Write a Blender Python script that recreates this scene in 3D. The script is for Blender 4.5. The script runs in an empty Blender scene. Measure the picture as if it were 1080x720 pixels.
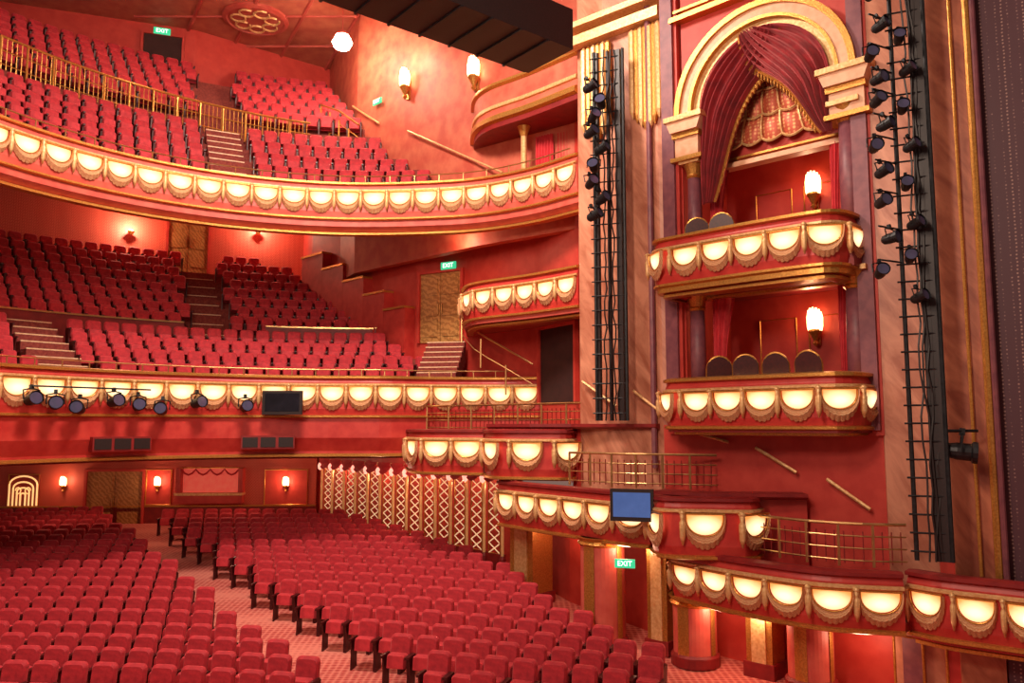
import bpy, bmesh, math, random
from mathutils import Vector
random.seed(7)
C=bpy.context.scene.collection
F=850.0; PT=math.atan(88/850.0); SP,CP=math.sin(PT),math.cos(PT); PI=math.pi
def ray(px,py):
    u=(px-540)/F; v=(360-py)/F
    return Vector((u,CP-SP*v,SP+CP*v))
def at(px,Y,py=448):
    r=ray(px,py); return (r.x/r.y*Y,Y)
def ratio(py):
    r=ray(540,py); return r.z/r.y
def proj(x,y,z):
    d=y*CP+z*SP; up=-y*SP+z*CP
    return 540+F*x/d, 360-F*up/d
# ------------------------------------------------------------ materials
def mat(name,col,rough=.6,metal=0,emis=None,es=0,col2=None,scale=5,kind='noise',bump=0,sheen=0,detail=4,contrast=(.35,.65),dist=9):
    m=bpy.data.materials.new(name); m.use_nodes=True; nt=m.node_tree; b=nt.nodes['Principled BSDF']
    b.inputs['Base Color'].default_value=(*col,1); b.inputs['Roughness'].default_value=rough; b.inputs['Metallic'].default_value=metal
    if sheen: b.inputs['Sheen Weight'].default_value=sheen; b.inputs['Sheen Tint'].default_value=(1,.3,.3,1)
    if col2 or bump:
        tc=nt.nodes.new('ShaderNodeTexCoord'); vec=tc.outputs['Object']
        if kind=='noise':
            t=nt.nodes.new('ShaderNodeTexNoise'); t.inputs['Scale'].default_value=scale; t.inputs['Detail'].default_value=detail; fac=t.outputs['Fac']
        elif kind=='voronoi':
            t=nt.nodes.new('ShaderNodeTexVoronoi'); t.inputs['Scale'].default_value=scale; t.inputs['Randomness'].default_value=.15; fac=t.outputs['Distance']
        elif kind=='wave':
            t=nt.nodes.new('ShaderNodeTexWave'); t.bands_direction='DIAGONAL'; t.inputs['Scale'].default_value=scale; t.inputs['Distortion'].default_value=dist; t.inputs['Detail'].default_value=5; t.inputs['Detail Scale'].default_value=1.6; t.inputs['Detail Roughness'].default_value=.65; fac=t.outputs['Fac']
        elif kind=='vein':   # soft diagonal veining: noise stretched along a tilted axis
            t=nt.nodes.new('ShaderNodeTexNoise'); t.inputs['Scale'].default_value=scale; t.inputs['Detail'].default_value=6; t.inputs['Roughness'].default_value=.6; t.inputs['Distortion'].default_value=.7; fac=t.outputs['Fac']
            mp=nt.nodes.new('ShaderNodeMapping'); mp.vector_type='TEXTURE'; mp.inputs['Rotation'].default_value=(.75,.8,0); mp.inputs['Scale'].default_value=(2.2,1.8,.55)
            nt.links.new(vec,mp.inputs['Vector']); vec=mp.outputs['Vector']
        elif kind=='magic':
            t=nt.nodes.new('ShaderNodeTexMagic'); t.turbulence_depth=3; t.inputs['Scale'].default_value=scale; fac=t.outputs['Fac']
        nt.links.new(vec,t.inputs['Vector'])
        r=nt.nodes.new('ShaderNodeValToRGB'); e=r.color_ramp.elements
        e[0].position,e[1].position=contrast; e[0].color=(*col,1); e[1].color=(*(col2 or col),1)
        nt.links.new(fac,r.inputs['Fac'])
        if col2: nt.links.new(r.outputs['Color'],b.inputs['Base Color'])
        if bump:
            bp=nt.nodes.new('ShaderNodeBump'); bp.inputs['Strength'].default_value=bump; bp.inputs['Distance'].default_value=.03
            nt.links.new(fac,bp.inputs['Height']); nt.links.new(bp.outputs['Normal'],b.inputs['Normal'])
    if emis:
        b.inputs['Emission Color'].default_value=(*emis,1); b.inputs['Emission Strength'].default_value=es
        m.cycles.emission_sampling='NONE'
    return m
velvet=mat('velvet',(.34,.007,.017),.75,col2=(.50,.016,.028),scale=9,bump=.2,sheen=.3)
velvet2=mat('velvet_cushion',(.40,.011,.022),.7,col2=(.58,.028,.042),scale=7,bump=.15,sheen=.35)
seatwood=mat('seat_wood',(.04,.002,.003),.4,col2=(.07,.005,.005),scale=20)
redwall=mat('red_wall',(.48,.032,.022),.55,col2=(.56,.052,.034),scale=3)
redwall2=mat('red_damask',(.42,.024,.018),.55,col2=(.66,.14,.08),scale=11,kind='magic')
pinkwall=mat('pink_wall',(.48,.075,.045),.55,col2=(.60,.15,.085),scale=2.2)
deepred=mat('deep_red',(.19,.008,.009),.5,col2=(.26,.014,.013),scale=4)
fascia_red=mat('fascia_red',(.45,.024,.021),.45,col2=(.56,.048,.036),scale=3)
pinkfascia=mat('pink_fascia',(.54,.075,.055),.45,col2=(.64,.12,.085),scale=3)
gold=mat('gold',(.68,.34,.08),.35,.7,col2=(.50,.21,.045),scale=30,bump=.2)
palegold=mat('pale_gold',(.80,.52,.24),.42,.3,col2=(.64,.33,.12),scale=16,bump=.2)
lace=mat('lace',(.92,.64,.34),.5,.1,col2=(.56,.20,.08),scale=52,kind='voronoi',bump=.6,contrast=(.22,.55))
brass=mat('brass',(.55,.30,.12),.28,.85,col2=(.65,.4,.16),scale=5)
salmon=mat('salmon_stone',(.74,.36,.20),.5,col2=(.82,.48,.29),scale=6)
marble=mat('pink_marble',(.38,.115,.062),.45,col2=(.66,.28,.17),scale=1.5,kind='vein',contrast=(.36,.64))
rust=mat('rust_marble',(.26,.058,.028),.45,col2=(.52,.17,.085),scale=1.7,kind='vein',contrast=(.36,.66))
purple=mat('purple_stone',(.17,.045,.065),.5,col2=(.25,.075,.09),scale=5)
dotted=mat('dotted_plum',(.45,.26,.22),.6,col2=(.09,.028,.04),scale=15,kind='voronoi',contrast=(.12,.3))
curtainm=mat('burgundy_velvet',(.17,.004,.010),.75,col2=(.30,.010,.016),scale=4,sheen=.5)
redcurt=mat('red_curtain',(.50,.012,.025),.7,col2=(.62,.03,.04),scale=6,sheen=.4)
netm=mat('gold_net',(.85,.50,.20),.5,.2,col2=(.55,.10,.05),scale=12,kind='voronoi',contrast=(.15,.5))
black=mat('black_metal',(.010,.010,.012),.45,.4,col2=(.025,.025,.028),scale=12)
blackbox=mat('black_box',(.012,.006,.006),.5,col2=(.022,.01,.01),scale=30)
glass=mat('lens_glass',(.06,.08,.12),.1,.3,col2=(.1,.09,.18),scale=3)
wood=mat('door_wood',(.34,.15,.04),.4,col2=(.52,.26,.08),scale=3,kind='wave')
dark=mat('opening_shade',(.03,.005,.004),.8,col2=(.045,.009,.007),scale=3)  # near-black sheet painted in for the shade inside doorways
carpet=mat('carpet',(.40,.04,.035),.9,col2=(.66,.20,.15),scale=7,kind='voronoi',contrast=(.2,.6))
stepm=mat('step_carpet',(.17,.018,.015),.85,col2=(.26,.045,.03),scale=14)
nosing=mat('nosing',(.80,.55,.34),.5,col2=(.66,.40,.22),scale=9)
ceilm=mat('ceiling_paint',(.38,.08,.05),.6,col2=(.48,.14,.08),scale=2)
soff=mat('soffit_paint',(.42,.055,.042),.6,col2=(.48,.085,.058),scale=2)
green=mat('exit_green',(.01,.25,.12),.4,emis=(.05,.75,.35),es=.8,col2=(.012,.27,.13),scale=3)
white=mat('white_letters',(.9,.95,.9),.4,emis=(.9,1,.9),es=1.6,col2=(.92,.95,.9),scale=3)
screen_b=mat('blue_screen',(.03,.06,.2),.2,emis=(.08,.16,.42),es=.5,col2=(.05,.1,.3),scale=3)
screen_k=mat('black_screen',(.006,.006,.01),.15,col2=(.012,.012,.02),scale=3)
flame=mat('sconce_glass',(1,.7,.4),.4,emis=(1,.62,.28),es=6,col2=(1,.8,.5),scale=6)
bulb=mat('bulb',(1,.9,.7),.4,emis=(1,.88,.6),es=80,col2=(1,.92,.8),scale=3)
lit=mat('gold_painted_glow',(1,.7,.4),.5,emis=(1,.56,.2),es=.9,col2=(.95,.6,.35),scale=12)  # emission stands in for lamplight on the gold grille, no lamp itself
postlit=mat('post_painted_light',(.85,.50,.20),.45,.2,emis=(1,.45,.15),es=.2,col2=(.70,.34,.12),scale=9)  # faint emission puts the light falling on the posts into their colour
pinkglow=mat('pink_glow',(1,.4,.3),.5,emis=(1,.36,.26),es=1.5,col2=(1,.5,.4),scale=9)
grille=mat('lattice_painted_light',(.9,.7,.46),.5,emis=(1,.66,.36),es=.5,col2=(.8,.58,.36),scale=8)  # cream lattice; its emission paints in the light on it
glowred=mat('red_recess_painted_glow',(.75,.12,.09),.5,emis=(1,.12,.08),es=.3,col2=(.8,.2,.14),scale=4)  # low emission paints the recess as lit, no lamp inside
def lampmat():
    m=bpy.data.materials.new('lamp_glow'); m.use_nodes=True; nt=m.node_tree; b=nt.nodes['Principled BSDF']
    tc=nt.nodes.new('ShaderNodeTexCoord'); mp=nt.nodes.new('ShaderNodeMapping')
    mp.inputs['Location'].default_value=(-.5,0,-.42); mp.inputs['Scale'].default_value=(1,.0,1.0)
    nt.links.new(tc.outputs['Generated'],mp.inputs['Vector'])
    ln=nt.nodes.new('ShaderNodeVectorMath'); ln.operation='LENGTH'
    nt.links.new(mp.outputs['Vector'],ln.inputs[0])
    r=nt.nodes.new('ShaderNodeValToRGB'); e=r.color_ramp.elements
    e[0].position=.12; e[0].color=(1,.80,.46,1); e[1].position=.60; e[1].color=(.58,.20,.045,1)
    nt.links.new(ln.outputs['Value'],r.inputs['Fac'])
    nt.links.new(r.outputs['Color'],b.inputs['Emission Color']); b.inputs['Emission Strength'].default_value=1.8
    b.inputs['Base Color'].default_value=(.7,.42,.2,1); m.cycles.emission_sampling='NONE'
    return m
lampm=lampmat()
# ------------------------------------------------------------ mesh builder
ORG={}
def catmull(pts,step=.3):
    P=[Vector(p) for p in pts]; out=[]
    P=[P[0]*2-P[1]]+P+[P[-1]*2-P[-2]]
    for i in range(1,len(P)-2):
        a,b,c,d=P[i-1:i+3]; n=max(2,int((c-b).length/step))
        for k in range(n):
            t=k/n
            out.append(.5*((2*b)+(c-a)*t+(2*a-5*b+4*c-d)*t*t+(3*b-a-3*c+d)*t**3))
    out.append(P[-2]); return [tuple(p) for p in out]
def normals(path):
    N=[]
    for i in range(len(path)):
        a=path[max(0,i-1)]; b=path[min(len(path)-1,i+1)]
        t=Vector((b[0]-a[0],b[1]-a[1])).normalized(); N.append((t.y,-t.x))
    return N
def along(path,pitch,off0=None):
    L=[0]
    for a,b in zip(path,path[1:]): L.append(L[-1]+math.hypot(b[0]-a[0],b[1]-a[1]))
    n=max(1,int(round(L[-1]/pitch))) if off0 is None else int((L[-1]-off0)/pitch)+1
    p=L[-1]/n if off0 is None else pitch; o=p/2 if off0 is None else off0
    res=[];j=0
    for k in range(n):
        s=o+k*p
        if s>L[-1]+1e-6: break
        while j<len(L)-2 and L[j+1]<s: j+=1
        t=(s-L[j])/max(1e-6,L[j+1]-L[j]); a,b=path[j],path[j+1]
        res.append((a[0]+(b[0]-a[0])*t,a[1]+(b[1]-a[1])*t,math.atan2(b[1]-a[1],b[0]-a[0])))
    return res
class Fr:
    def __init__(s,p0,p1):
        s.o=Vector(p0); d=Vector(p1)-s.o; s.L=d.length; s.d=d.normalized(); s.n=Vector((s.d.y,-s.d.x)); s.ang=math.atan2(s.d.y,s.d.x)
    def pt(s,u,n,z):
        p=s.o+s.d*u+s.n*n; return (p.x,p.y,z)
    def uz(s,px,py,n=0):
        r=ray(px,py); o=s.o+s.n*n
        det=s.d.x*(-r.y)-(-r.x)*s.d.y
        u=((-o.x)*(-r.y)-(-r.x)*(-o.y))/det
        p=o+s.d*u; k=p.y/r.y
        return u,k*r.z
class MB:
    def __init__(s): s.v=[];s.f=[]
    def add(s,vs,fs):
        b=len(s.v); s.v+= [tuple(v) for v in vs]; s.f+=[tuple(i+b for i in f) for f in fs]; return s
    def box(s,c,sz,rz=0):
        x,y,z=[q/2 for q in sz]; ca,sa=math.cos(rz),math.sin(rz)
        vs=[(c[0]+i*x*ca-j*y*sa,c[1]+i*x*sa+j*y*ca,c[2]+k*z) for i,j,k in [(-1,-1,-1),(1,-1,-1),(1,1,-1),(-1,1,-1),(-1,-1,1),(1,-1,1),(1,1,1),(-1,1,1)]]
        return s.add(vs,[(0,3,2,1),(4,5,6,7),(0,1,5,4),(1,2,6,5),(2,3,7,6),(3,0,4,7)])
    def fbox(s,fr,u0,u1,n0,n1,z0,z1):
        return s.fprism(fr,[(u0,z0),(u1,z0),(u1,z1),(u0,z1)],n0,n1)
    def fprism(s,fr,ol,n0,n1):
        k=len(ol); vs=[fr.pt(u,n0,z) for u,z in ol]+[fr.pt(u,n1,z) for u,z in ol]
        fs=[tuple(range(k)),tuple(range(2*k-1,k-1,-1))]+[(i,k+i,k+(i+1)%k,(i+1)%k) for i in range(k)]
        return s.add(vs,fs)
    def hprism(s,pts,z0,z1):
        k=len(pts); vs=[(p[0],p[1],z0) for p in pts]+[(p[0],p[1],z1) for p in pts]
        fs=[tuple(range(k-1,-1,-1)),tuple(range(k,2*k))]+[(i,(i+1)%k,k+(i+1)%k,k+i) for i in range(k)]
        return s.add(vs,fs)
    def lathe(s,prof,c,n=16,sc=(1,1),rz=0):
        vs=[];fs=[]
        for r,z in prof:
            for i in range(n):
                a=2*PI*i/n+rz; vs.append((c[0]+r*math.cos(a)*sc[0],c[1]+r*math.sin(a)*sc[1],c[2]+z))
        m=len(prof)
        for j in range(m-1):
            for i in range(n): fs.append((j*n+i,j*n+(i+1)%n,(j+1)*n+(i+1)%n,(j+1)*n+i))
        fs.append(tuple(range(n-1,-1,-1))); fs.append(tuple(range((m-1)*n,m*n)))
        return s.add(vs,fs)
    def tube(s,pts,r,n=6):
        P=[Vector(p) for p in pts]; vs=[];fs=[]
        for i,p in enumerate(P):
            t=(P[min(i+1,len(P)-1)]-P[max(0,i-1)]).normalized()
            up=Vector((0,0,1)) if abs(t.z)<.9 else Vector((0,1,0))
            a=t.cross(up).normalized(); b=a.cross(t)
            for k in range(n):
                q=p+a*(r*math.cos(2*PI*k/n))+b*(r*math.sin(2*PI*k/n)); vs.append(tuple(q))
        for i in range(len(P)-1):
            for k in range(n): fs.append((i*n+k,i*n+(k+1)%n,(i+1)*n+(k+1)%n,(i+1)*n+k))
        fs.append(tuple(range(n))); fs.append(tuple(range(len(P)*n-1,(len(P)-1)*n-1,-1)))
        return s.add(vs,fs)
    def sweep(s,path,prof):
        N=normals(path); k=len(prof); vs=[];fs=[]
        for (x,y),(nx,ny) in zip(path,N):
            for n,z in prof: vs.append((x+nx*n,y+ny*n,z))
        for i in range(len(path)-1):
            for j in range(k): fs.append((i*k+j,i*k+(j+1)%k,(i+1)*k+(j+1)%k,(i+1)*k+j))
        fs.append(tuple(range(k))); fs.append(tuple(range(len(path)*k-1,(len(path)-1)*k-1,-1)))
        return s.add(vs,fs)
    def build(s,name,m,parent=None,smooth=False,origin=None,local=False):
        if origin is None:
            if parent is not None: origin=ORG.get(parent.name,(0,0,0)) if not local else (0,0,0)
            elif local: origin=(0,0,0)
            else:
                xs=[v[0] for v in s.v];ys=[v[1] for v in s.v];zs=[v[2] for v in s.v]
                origin=((min(xs)+max(xs))/2,(min(ys)+max(ys))/2,min(zs))
        me=bpy.data.meshes.new(name); me.from_pydata([(v[0]-origin[0],v[1]-origin[1],v[2]-origin[2]) for v in s.v],[],s.f)
        me.materials.append(m); me.validate()
        bm=bmesh.new(); bm.from_mesh(me); bmesh.ops.recalc_face_normals(bm,faces=bm.faces); bm.to_mesh(me); bm.free()
        if smooth:
            for p in me.polygons: p.use_smooth=True
        o=bpy.data.objects.new(name,me); C.objects.link(o)
        if parent is not None: o.parent=parent
        else: o.location=origin
        ORG[o.name]=origin
        return o
def tag(o,label=None,cat=None,group=None,kind=None):
    if label: o['label']=label
    if cat: o['category']=cat
    if group: o['group']=group
    if kind: o['kind']=kind
    return o
def thing(name,label,cat,loc=(0,0,0),group=None,rz=0,kind=None):
    o=bpy.data.objects.new(name,None); C.objects.link(o); o.location=loc; o.rotation_euler=(0,0,rz); o.empty_display_size=.1
    ORG[o.name]=tuple(loc); return tag(o,label,cat,group,kind)
def dup(root,loc,rz,label=None,group=None):
    r=root.copy(); C.objects.link(r); r.location=loc; r.rotation_euler=(0,0,rz)
    if label: r['label']=label
    if group: r['group']=group
    for ch in list(root.children):
        c=ch.copy(); C.objects.link(c); c.parent=r
        for g in list(ch.children):
            d=g.copy(); C.objects.link(d); d.parent=c
    return r
def struct(name,mb,m,label,cat,smooth=False):
    return tag(mb.build(name,m,smooth=smooth),label,cat,kind='structure')
ORD=['first','second','third','fourth','fifth','sixth','seventh','eighth','ninth','tenth','eleventh','twelfth','thirteenth','fourteenth','fifteenth','sixteenth','seventeenth','eighteenth','nineteenth','twentieth']
TENS={2:'twenty',3:'thirty',4:'forty',5:'fifty',6:'sixty'}
def ordn(k):
    if k<=20: return ORD[k-1]
    t,u=divmod(k,10); return TENS[t]+('-'+ORD[u-1] if u else 'th')
def lerp_tab(tab,v):
    if v<=tab[0][0]: return tab[0][1]
    for (a,b),(c,d) in zip(tab,tab[1:]):
        if v<=c: return b+(d-b)*(v-a)/(c-a)
    return tab[-1][1]
# ------------------------------------------------------------ lit balcony fronts
def arc_pts(w,h,n=14,e=1.0): return [(w*math.cos(PI+PI*i/n),-h*abs(math.sin(PI*i/n))**e) for i in range(n+1)]
def lamp_mesh():
    mb=MB(); ol=arc_pts(.385,.41,16,.75); k=len(ol); vs=[(x,-.015,z) for x,z in ol]
    inner=[(x*.6,-.085,z*.6-.03) for x,z in ol]; fs=[(i,i+1,k+i+1,k+i) for i in range(k-1)]+[tuple(range(k,2*k)),(0,k,2*k-1,k-1)]
    mb.add(vs+inner,fs); return mb
def swag_mesh():
    mb=MB(); n=48; o=[]
    for i,(x,z) in enumerate(arc_pts(.46,.68,n,.85)): o.append((x,z-.035*abs(math.sin(i*PI/4))))
    i_=arc_pts(.40,.43,n,.75); k=len(o); mid=[((a[0]+b[0])/2,(a[1]+b[1])/2) for a,b in zip(o,i_)]
    vs=[(x,-.02,z) for x,z in o]+[(x,-.10,z) for x,z in mid]+[(x,-.05,z) for x,z in i_]
    fs=[(j,j+1,k+j+1,k+j) for j in range(k-1)]+[(k+j,k+j+1,2*k+j+1,2*k+j) for j in range(k-1)]
    mb.add(vs,fs); return mb
def frame_mesh():
    mb=MB(); mb.tube([(x,-.06,z) for x,z in arc_pts(.40,.43,16,.75)],.015,5); mb.box((0,-.05,.02),(.86,.06,.035)); return mb
def tassel_mesh():
    mb=MB(); mb.lathe([(.012,.06),(.06,0),(.04,-.1),(.07,-.16),(.065,-.45),(.015,-.62)],(0,-.06,0),8); mb.lathe([(.02,.1),(.085,.04),(.02,-.02)],(0,-.06,0),8); return mb
proto={}
def balcony_front(name,label,cat,pts,zt,h=1.15,pitch=.95,lower=0,group=None,top_w=.3,step=.3,ledge=None,fm=None):
    fm=fm or fascia_red
    path=catmull(pts,step); mid=path[len(path)//2]; root=thing(name,label,cat,(mid[0],mid[1],zt-h-lower),group)
    MB().sweep(path,[(0,zt),(.05,zt-.12),(.05,zt-h*.8),(0,zt-h),(-.25,zt-h),(-top_w,zt)]).build('front_panel',fm,root)
    MB().sweep(path,[(.02,zt-.02),(.1,zt),(.1,zt+.06),(-.02,zt+.09),(-top_w,zt+.06),(-top_w,zt)]).build('top_moulding',ledge or gold,root)
    MB().sweep(path,[(.06,zt-.15),(.12,zt-.17),(.12,zt-.21),(.06,zt-.23)]).build('upper_moulding',palegold,root)
    zb=zt-h
    MB().sweep(path,[(.0,zb+.05),(.08,zb+.03),(.08,zb-.02),(0,zb-.05),(-.1,zb)]).build('lower_moulding',gold,root)
    if lower:
        MB().sweep(path,[(-.02,zb-.05),(-.02,zb-lower*.55),(-.22,zb-lower*.9),(-.22,zb-lower),(-.5,zb-lower),(-.5,zb-.05)]).build('lower_fascia',fm,root)
        MB().sweep(path,[(-.18,zb-lower+.05),(-.12,zb-lower+.02),(-.12,zb-lower-.04),(-.3,zb-lower-.06)]).build('base_moulding',gold,root)
    for i,(x,y,a) in enumerate(along(path,pitch)):
        for nm,mk,mm,sm in (('lamp_panel',lamp_mesh,lampm,True),('swag',swag_mesh,lace,False),('lamp_frame',frame_mesh,gold,False),('tassel',tassel_mesh,palegold,True)):
            if nm not in proto:
                o=mk().build(nm,mm,root,smooth=sm,local=True); proto[nm]=o
            else:
                o=proto[nm].copy(); C.objects.link(o); o.parent=root
            nx,ny=math.sin(a),-math.cos(a); dx=-pitch/2 if nm=='tassel' else 0
            px_=x+nx*.06+math.cos(a)*dx; py_=y+ny*.06+math.sin(a)*dx
            o.location=(px_-mid[0],py_-mid[1],(zt-.26)-(zt-h-lower)); o.rotation_euler=(0,0,a); o.scale=(pitch/.95,1,h/1.15)
    return root,path
CX,CY=-4.4,15.8
def circ(R,px_lo=-140,px_hi=420,n=14):
    pts=[]
    for i in range(n+1):
        px=px_lo+(px_hi-px_lo)*i/n; k=(px-540)/F*CP
        A=1+k*k; B_=-2*(CY+k*CX); Cc_=CX*CX+CY*CY-R*R
        D=B_*B_-4*A*Cc_
        Y=(-B_+math.sqrt(max(0,D)))/(2*A); pts.append((k*Y,Y))
    return pts
uc_pts=circ(8.6,-120,430,8)+[at(500,23.9),at(560,22.9),at(612,21.6)]
dc_pts=circ(8.6,-120,400,8)+[at(460,24.9),at(520,25.1),at(570,24.8)]
UCZ=7.4; DCZ=1.4
uc_root,uc_path=balcony_front('balcony_parapet','long curved upper circle front with glowing scalloped lamps and gold swags','balcony',uc_pts,UCZ,h=1.08,pitch=.82,lower=.42,fm=pinkfascia)
dc_root,dc_path=balcony_front('balcony_parapet','long curved dress circle front with glowing scallops above a deep red fascia','balcony',dc_pts,DCZ,pitch=.86,lower=1.15)
# ------------------------------------------------------------ seats
def rpanel(mb,w,z0,z1,y0,y1,tilt,r,n=4,puff=.0):
    ol=[(-w,z0),(w,z0)]
    for i in range(n+1): a=PI/2*i/n; ol.append((w-r+r*math.cos(a),z1-r+r*math.sin(a)))
    for i in range(n+1): a=PI/2+PI/2*i/n; ol.append((-w+r+r*math.cos(a),z1-r+r*math.sin(a)))
    k=len(ol); cz=(z0+z1)/2
    f=lambda x,z,y:(x,y+(z-z0)*tilt,z)
    vs=[f(x,z,y1) for x,z in ol]+[f(x,z,y0+.02) for x,z in ol]+[f(x*.86,cz+(z-cz)*.88,y0-puff) for x,z in ol]
    fs=[tuple(range(k)),tuple(range(3*k-1,2*k-1,-1))]+[(i,k+i,k+(i+1)%k,(i+1)%k) for i in range(k)]+[(k+i,2*k+i,2*k+(i+1)%k,k+(i+1)%k) for i in range(k)]
    mb.add(vs,fs)
HP=.248
def seat_parts():
    b=MB(); rpanel(b,.222,.34,.95,.05,.12,.16,.09,puff=.03)
    c=MB(); rpanel(c,.195,.38,.64,-.14,0,.08,.06,puff=.06)
    a=[]
    for s in (-1,1):
        m=MB(); m.box((s*HP,-.09,.61),(.05,.36,.045)); a.append(m)
    p=[]
    for s in (-1,1):
        m=MB(); m.fprism(Fr((s*HP+.015,.1),(s*HP+.015,-.9)),[(0,0),(.28,0),(.26,.3),(.3,.59),(-.06,.59),(0,.3)],-.0,.03); p.append(m)
    return b,c,a,p
def make_seat():
    t=thing('theatre_seat','x','seat'); b,c,a,p=seat_parts()
    b.build('backrest',velvet,t,local=True); c.build('cushion',velvet2,t,local=True)
    for m in a: m.build('armrest',seatwood,t,local=True)
    for m in p: m.build('side_panel',seatwood,t,local=True)
    return t
SM=MB(); SMI=[]
_b,_c,_a,_p=seat_parts()
for m,k in [(_b,0),(_c,1)]+[(q,2) for q in _a+_p]:
    SM.add(m.v,m.f); SMI+=[k]*len(m.f)
def merge_seats(name,spots,label):
    V=[];Fc=[];M=[]
    for x,y,z,a in spots:
        b=len(V); ca,sa=math.cos(a),math.sin(a)
        V+=[(x+v[0]*ca-v[1]*sa,y+v[0]*sa+v[1]*ca,z+v[2]) for v in SM.v]
        Fc+=[tuple(i+b for i in f) for f in SM.f]; M+=SMI
    me=bpy.data.meshes.new(name); me.from_pydata(V,[],Fc)
    for m in (velvet,velvet2,seatwood): me.materials.append(m)
    me.polygons.foreach_set('material_index',M)
    bm=bmesh.new(); bm.from_mesh(me); bmesh.ops.recalc_face_normals(bm,faces=bm.faces); bm.to_mesh(me); bm.free()
    o=bpy.data.objects.new(name,me); C.objects.link(o); tag(o,label,'seats',kind='stuff')
def fz(y): return -5.0+max(0,(y-17))*.065
SC=(-10.0,-14.0)
A0=Vector((-3.85,16.4)); A1=Vector((-14.5,31.0)); AD=(A1-A0).normalized()
RB=[(15,705),(17,640),(18.8,595),(23.3,515),(27,435),(31.5,352)]
ALL=[]
row=0
for k in range(22):
    rho=28.3+.92*k; L=[];R=[]
    for j in range(-70,70):
        th=PI/2-.22-(j*.535)/rho
        x=SC[0]+rho*math.cos(th); y=SC[1]+rho*math.sin(th)
        if y>31.6 or y<13.5: continue
        z=fz(y); px,py=proj(x,y,z+.9)
        if px<-20 or py>715 or px>lerp_tab(RB,y): continue
        d=(Vector((x,y))-A0); s=AD.x*d.y-AD.y*d.x
        if abs(s)<.85: continue
        (L if s>0 else R).append((x,y,z,th-PI/2,abs(s)))
    L.sort(key=lambda q:q[4]); R.sort(key=lambda q:q[4])
    if L or R:
        row+=1
        for blk,nm in ((L,'left'),(R,'right')):
            for i,q in enumerate(blk): ALL.append((q[0],q[1],q[2],q[3],f'red velvet tip-up seat {ordn(i+1)} from the aisle in {ordn(row)} nearest row of {nm} stalls block','tip-up seats in the stalls'))
AIS=[(-.5,1.0),(-8.0,6.5),(2.2,11.2)]
def offpath(path,d):
    N=normals(path); return [(x-nx*d,y-ny*d) for (x,y),(nx,ny) in zip(path,N)]
WUC=[(-200,36),(330,34.5),(345,33),(370,29.8),(500,25.3),(615,22.9)]
WDC=[(-200,40),(320,34.5),(380,30.5),(437,28.2),(490,27.2),(565,25),(615,22.6)]
def tier_rows(path,rows,wall,tiername,aisfn):
    n0=len(ALL)
    for k,(d,z) in enumerate(rows):
        pth=offpath(path,d); L=[]
        for x,y,a in along(pth,.52,.2):
            px,py=proj(x,y,z+.8); hx,_=proj(x,y,0)
            if px<-20 or px>640 or py<-20: continue
            if y>lerp_tab(wall,hx)-.75: continue
            bad=False
            for ax,ay in aisfn(k):
                l=math.hypot(ax,ay); ux,uy=ax/l,ay/l; vx,vy=x-CX,y-CY
                if vx*ux+vy*uy>0 and abs(ux*vy-uy*vx)<.75: bad=True
            if bad: continue
            L.append((x,y,z,a))
        for i,q in enumerate(L): ALL.append((*q,f'red velvet seat {ordn(i+1)} from left in {ordn(k+1)} row from front of {tiername}',f'seats in the {tiername}'))
    print(tiername,len(ALL)-n0)
dc_rows=[(.95+.74*k,.46+.46*k) for k in range(5)]+[(5.7+.76*k,3.0+.465*k) for k in range(8)]
uc_rows=[(.9+.6*k,6.45+.60*k) for k in range(6)]+[(4.95+.68*k,10.6+.56*k) for k in range(6)]
tier_rows(dc_path,dc_rows,WDC,'dress circle',lambda k:AIS[1:] if k<5 else AIS[:1])
tier_rows(uc_path,uc_rows,WUC,'upper circle',lambda k:AIS[:1])
ALL.sort(key=lambda q:q[1]*CP+q[2]*SP)
seat0=make_seat()
for i,q in enumerate(ALL[:300]):
    if i==0: seat0.location=q[:3]; seat0.rotation_euler=(0,0,q[3]); seat0['label']=q[4]; seat0['group']=q[5]
    else: dup(seat0,q[:3],q[3],q[4],q[5])
merge_seats('theatre_seats',[q[:4] for q in ALL[300:]],'far rows of small red velvet seats in the circles and rear stalls')
print('TOTAL',len(ALL))
# ------------------------------------------------------------ tiers
def stepped(path,rows,soffit,name,m,label):
    prof=[(-.25,rows[0][1])]
    for (d,z),(d2,z2) in zip(rows,rows[1:]):
        b=d+(d2-d)*.5 if d2-d<1 else d+.38; prof+= [(-b,z)]
        if d2-d>1.0: prof+=[(-b,z+.2),(-(d2-.4),z+.2),(-(d2-.4),z2)]
        else: prof+=[(-b,z2)]
    d,z=rows[-1]; prof+=[(-(d+1.6),z)]+soffit
    struct(name,MB().sweep(path,prof),m,label,'floor')
stepped(dc_path,dc_rows,[(-(dc_rows[-1][0]+1.6),-1.3),(-.3,-1.0)],'floor_dress_circle',stepm,'stepped red carpeted floor of the dress circle')
stepped(uc_path,uc_rows,[(-(uc_rows[-1][0]+3.6),9.6),(-.3,6.05)],'floor_upper_circle',stepm,'stepped dark red floor of the upper circle')
struct('ceiling_dress_circle',MB().sweep(uc_path,[(-.25,5.85),(-12.5,9.5),(-12.5,9.58),(-.25,6.0)]),soff,'sloping red soffit above the dress circle','ceiling')
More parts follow.
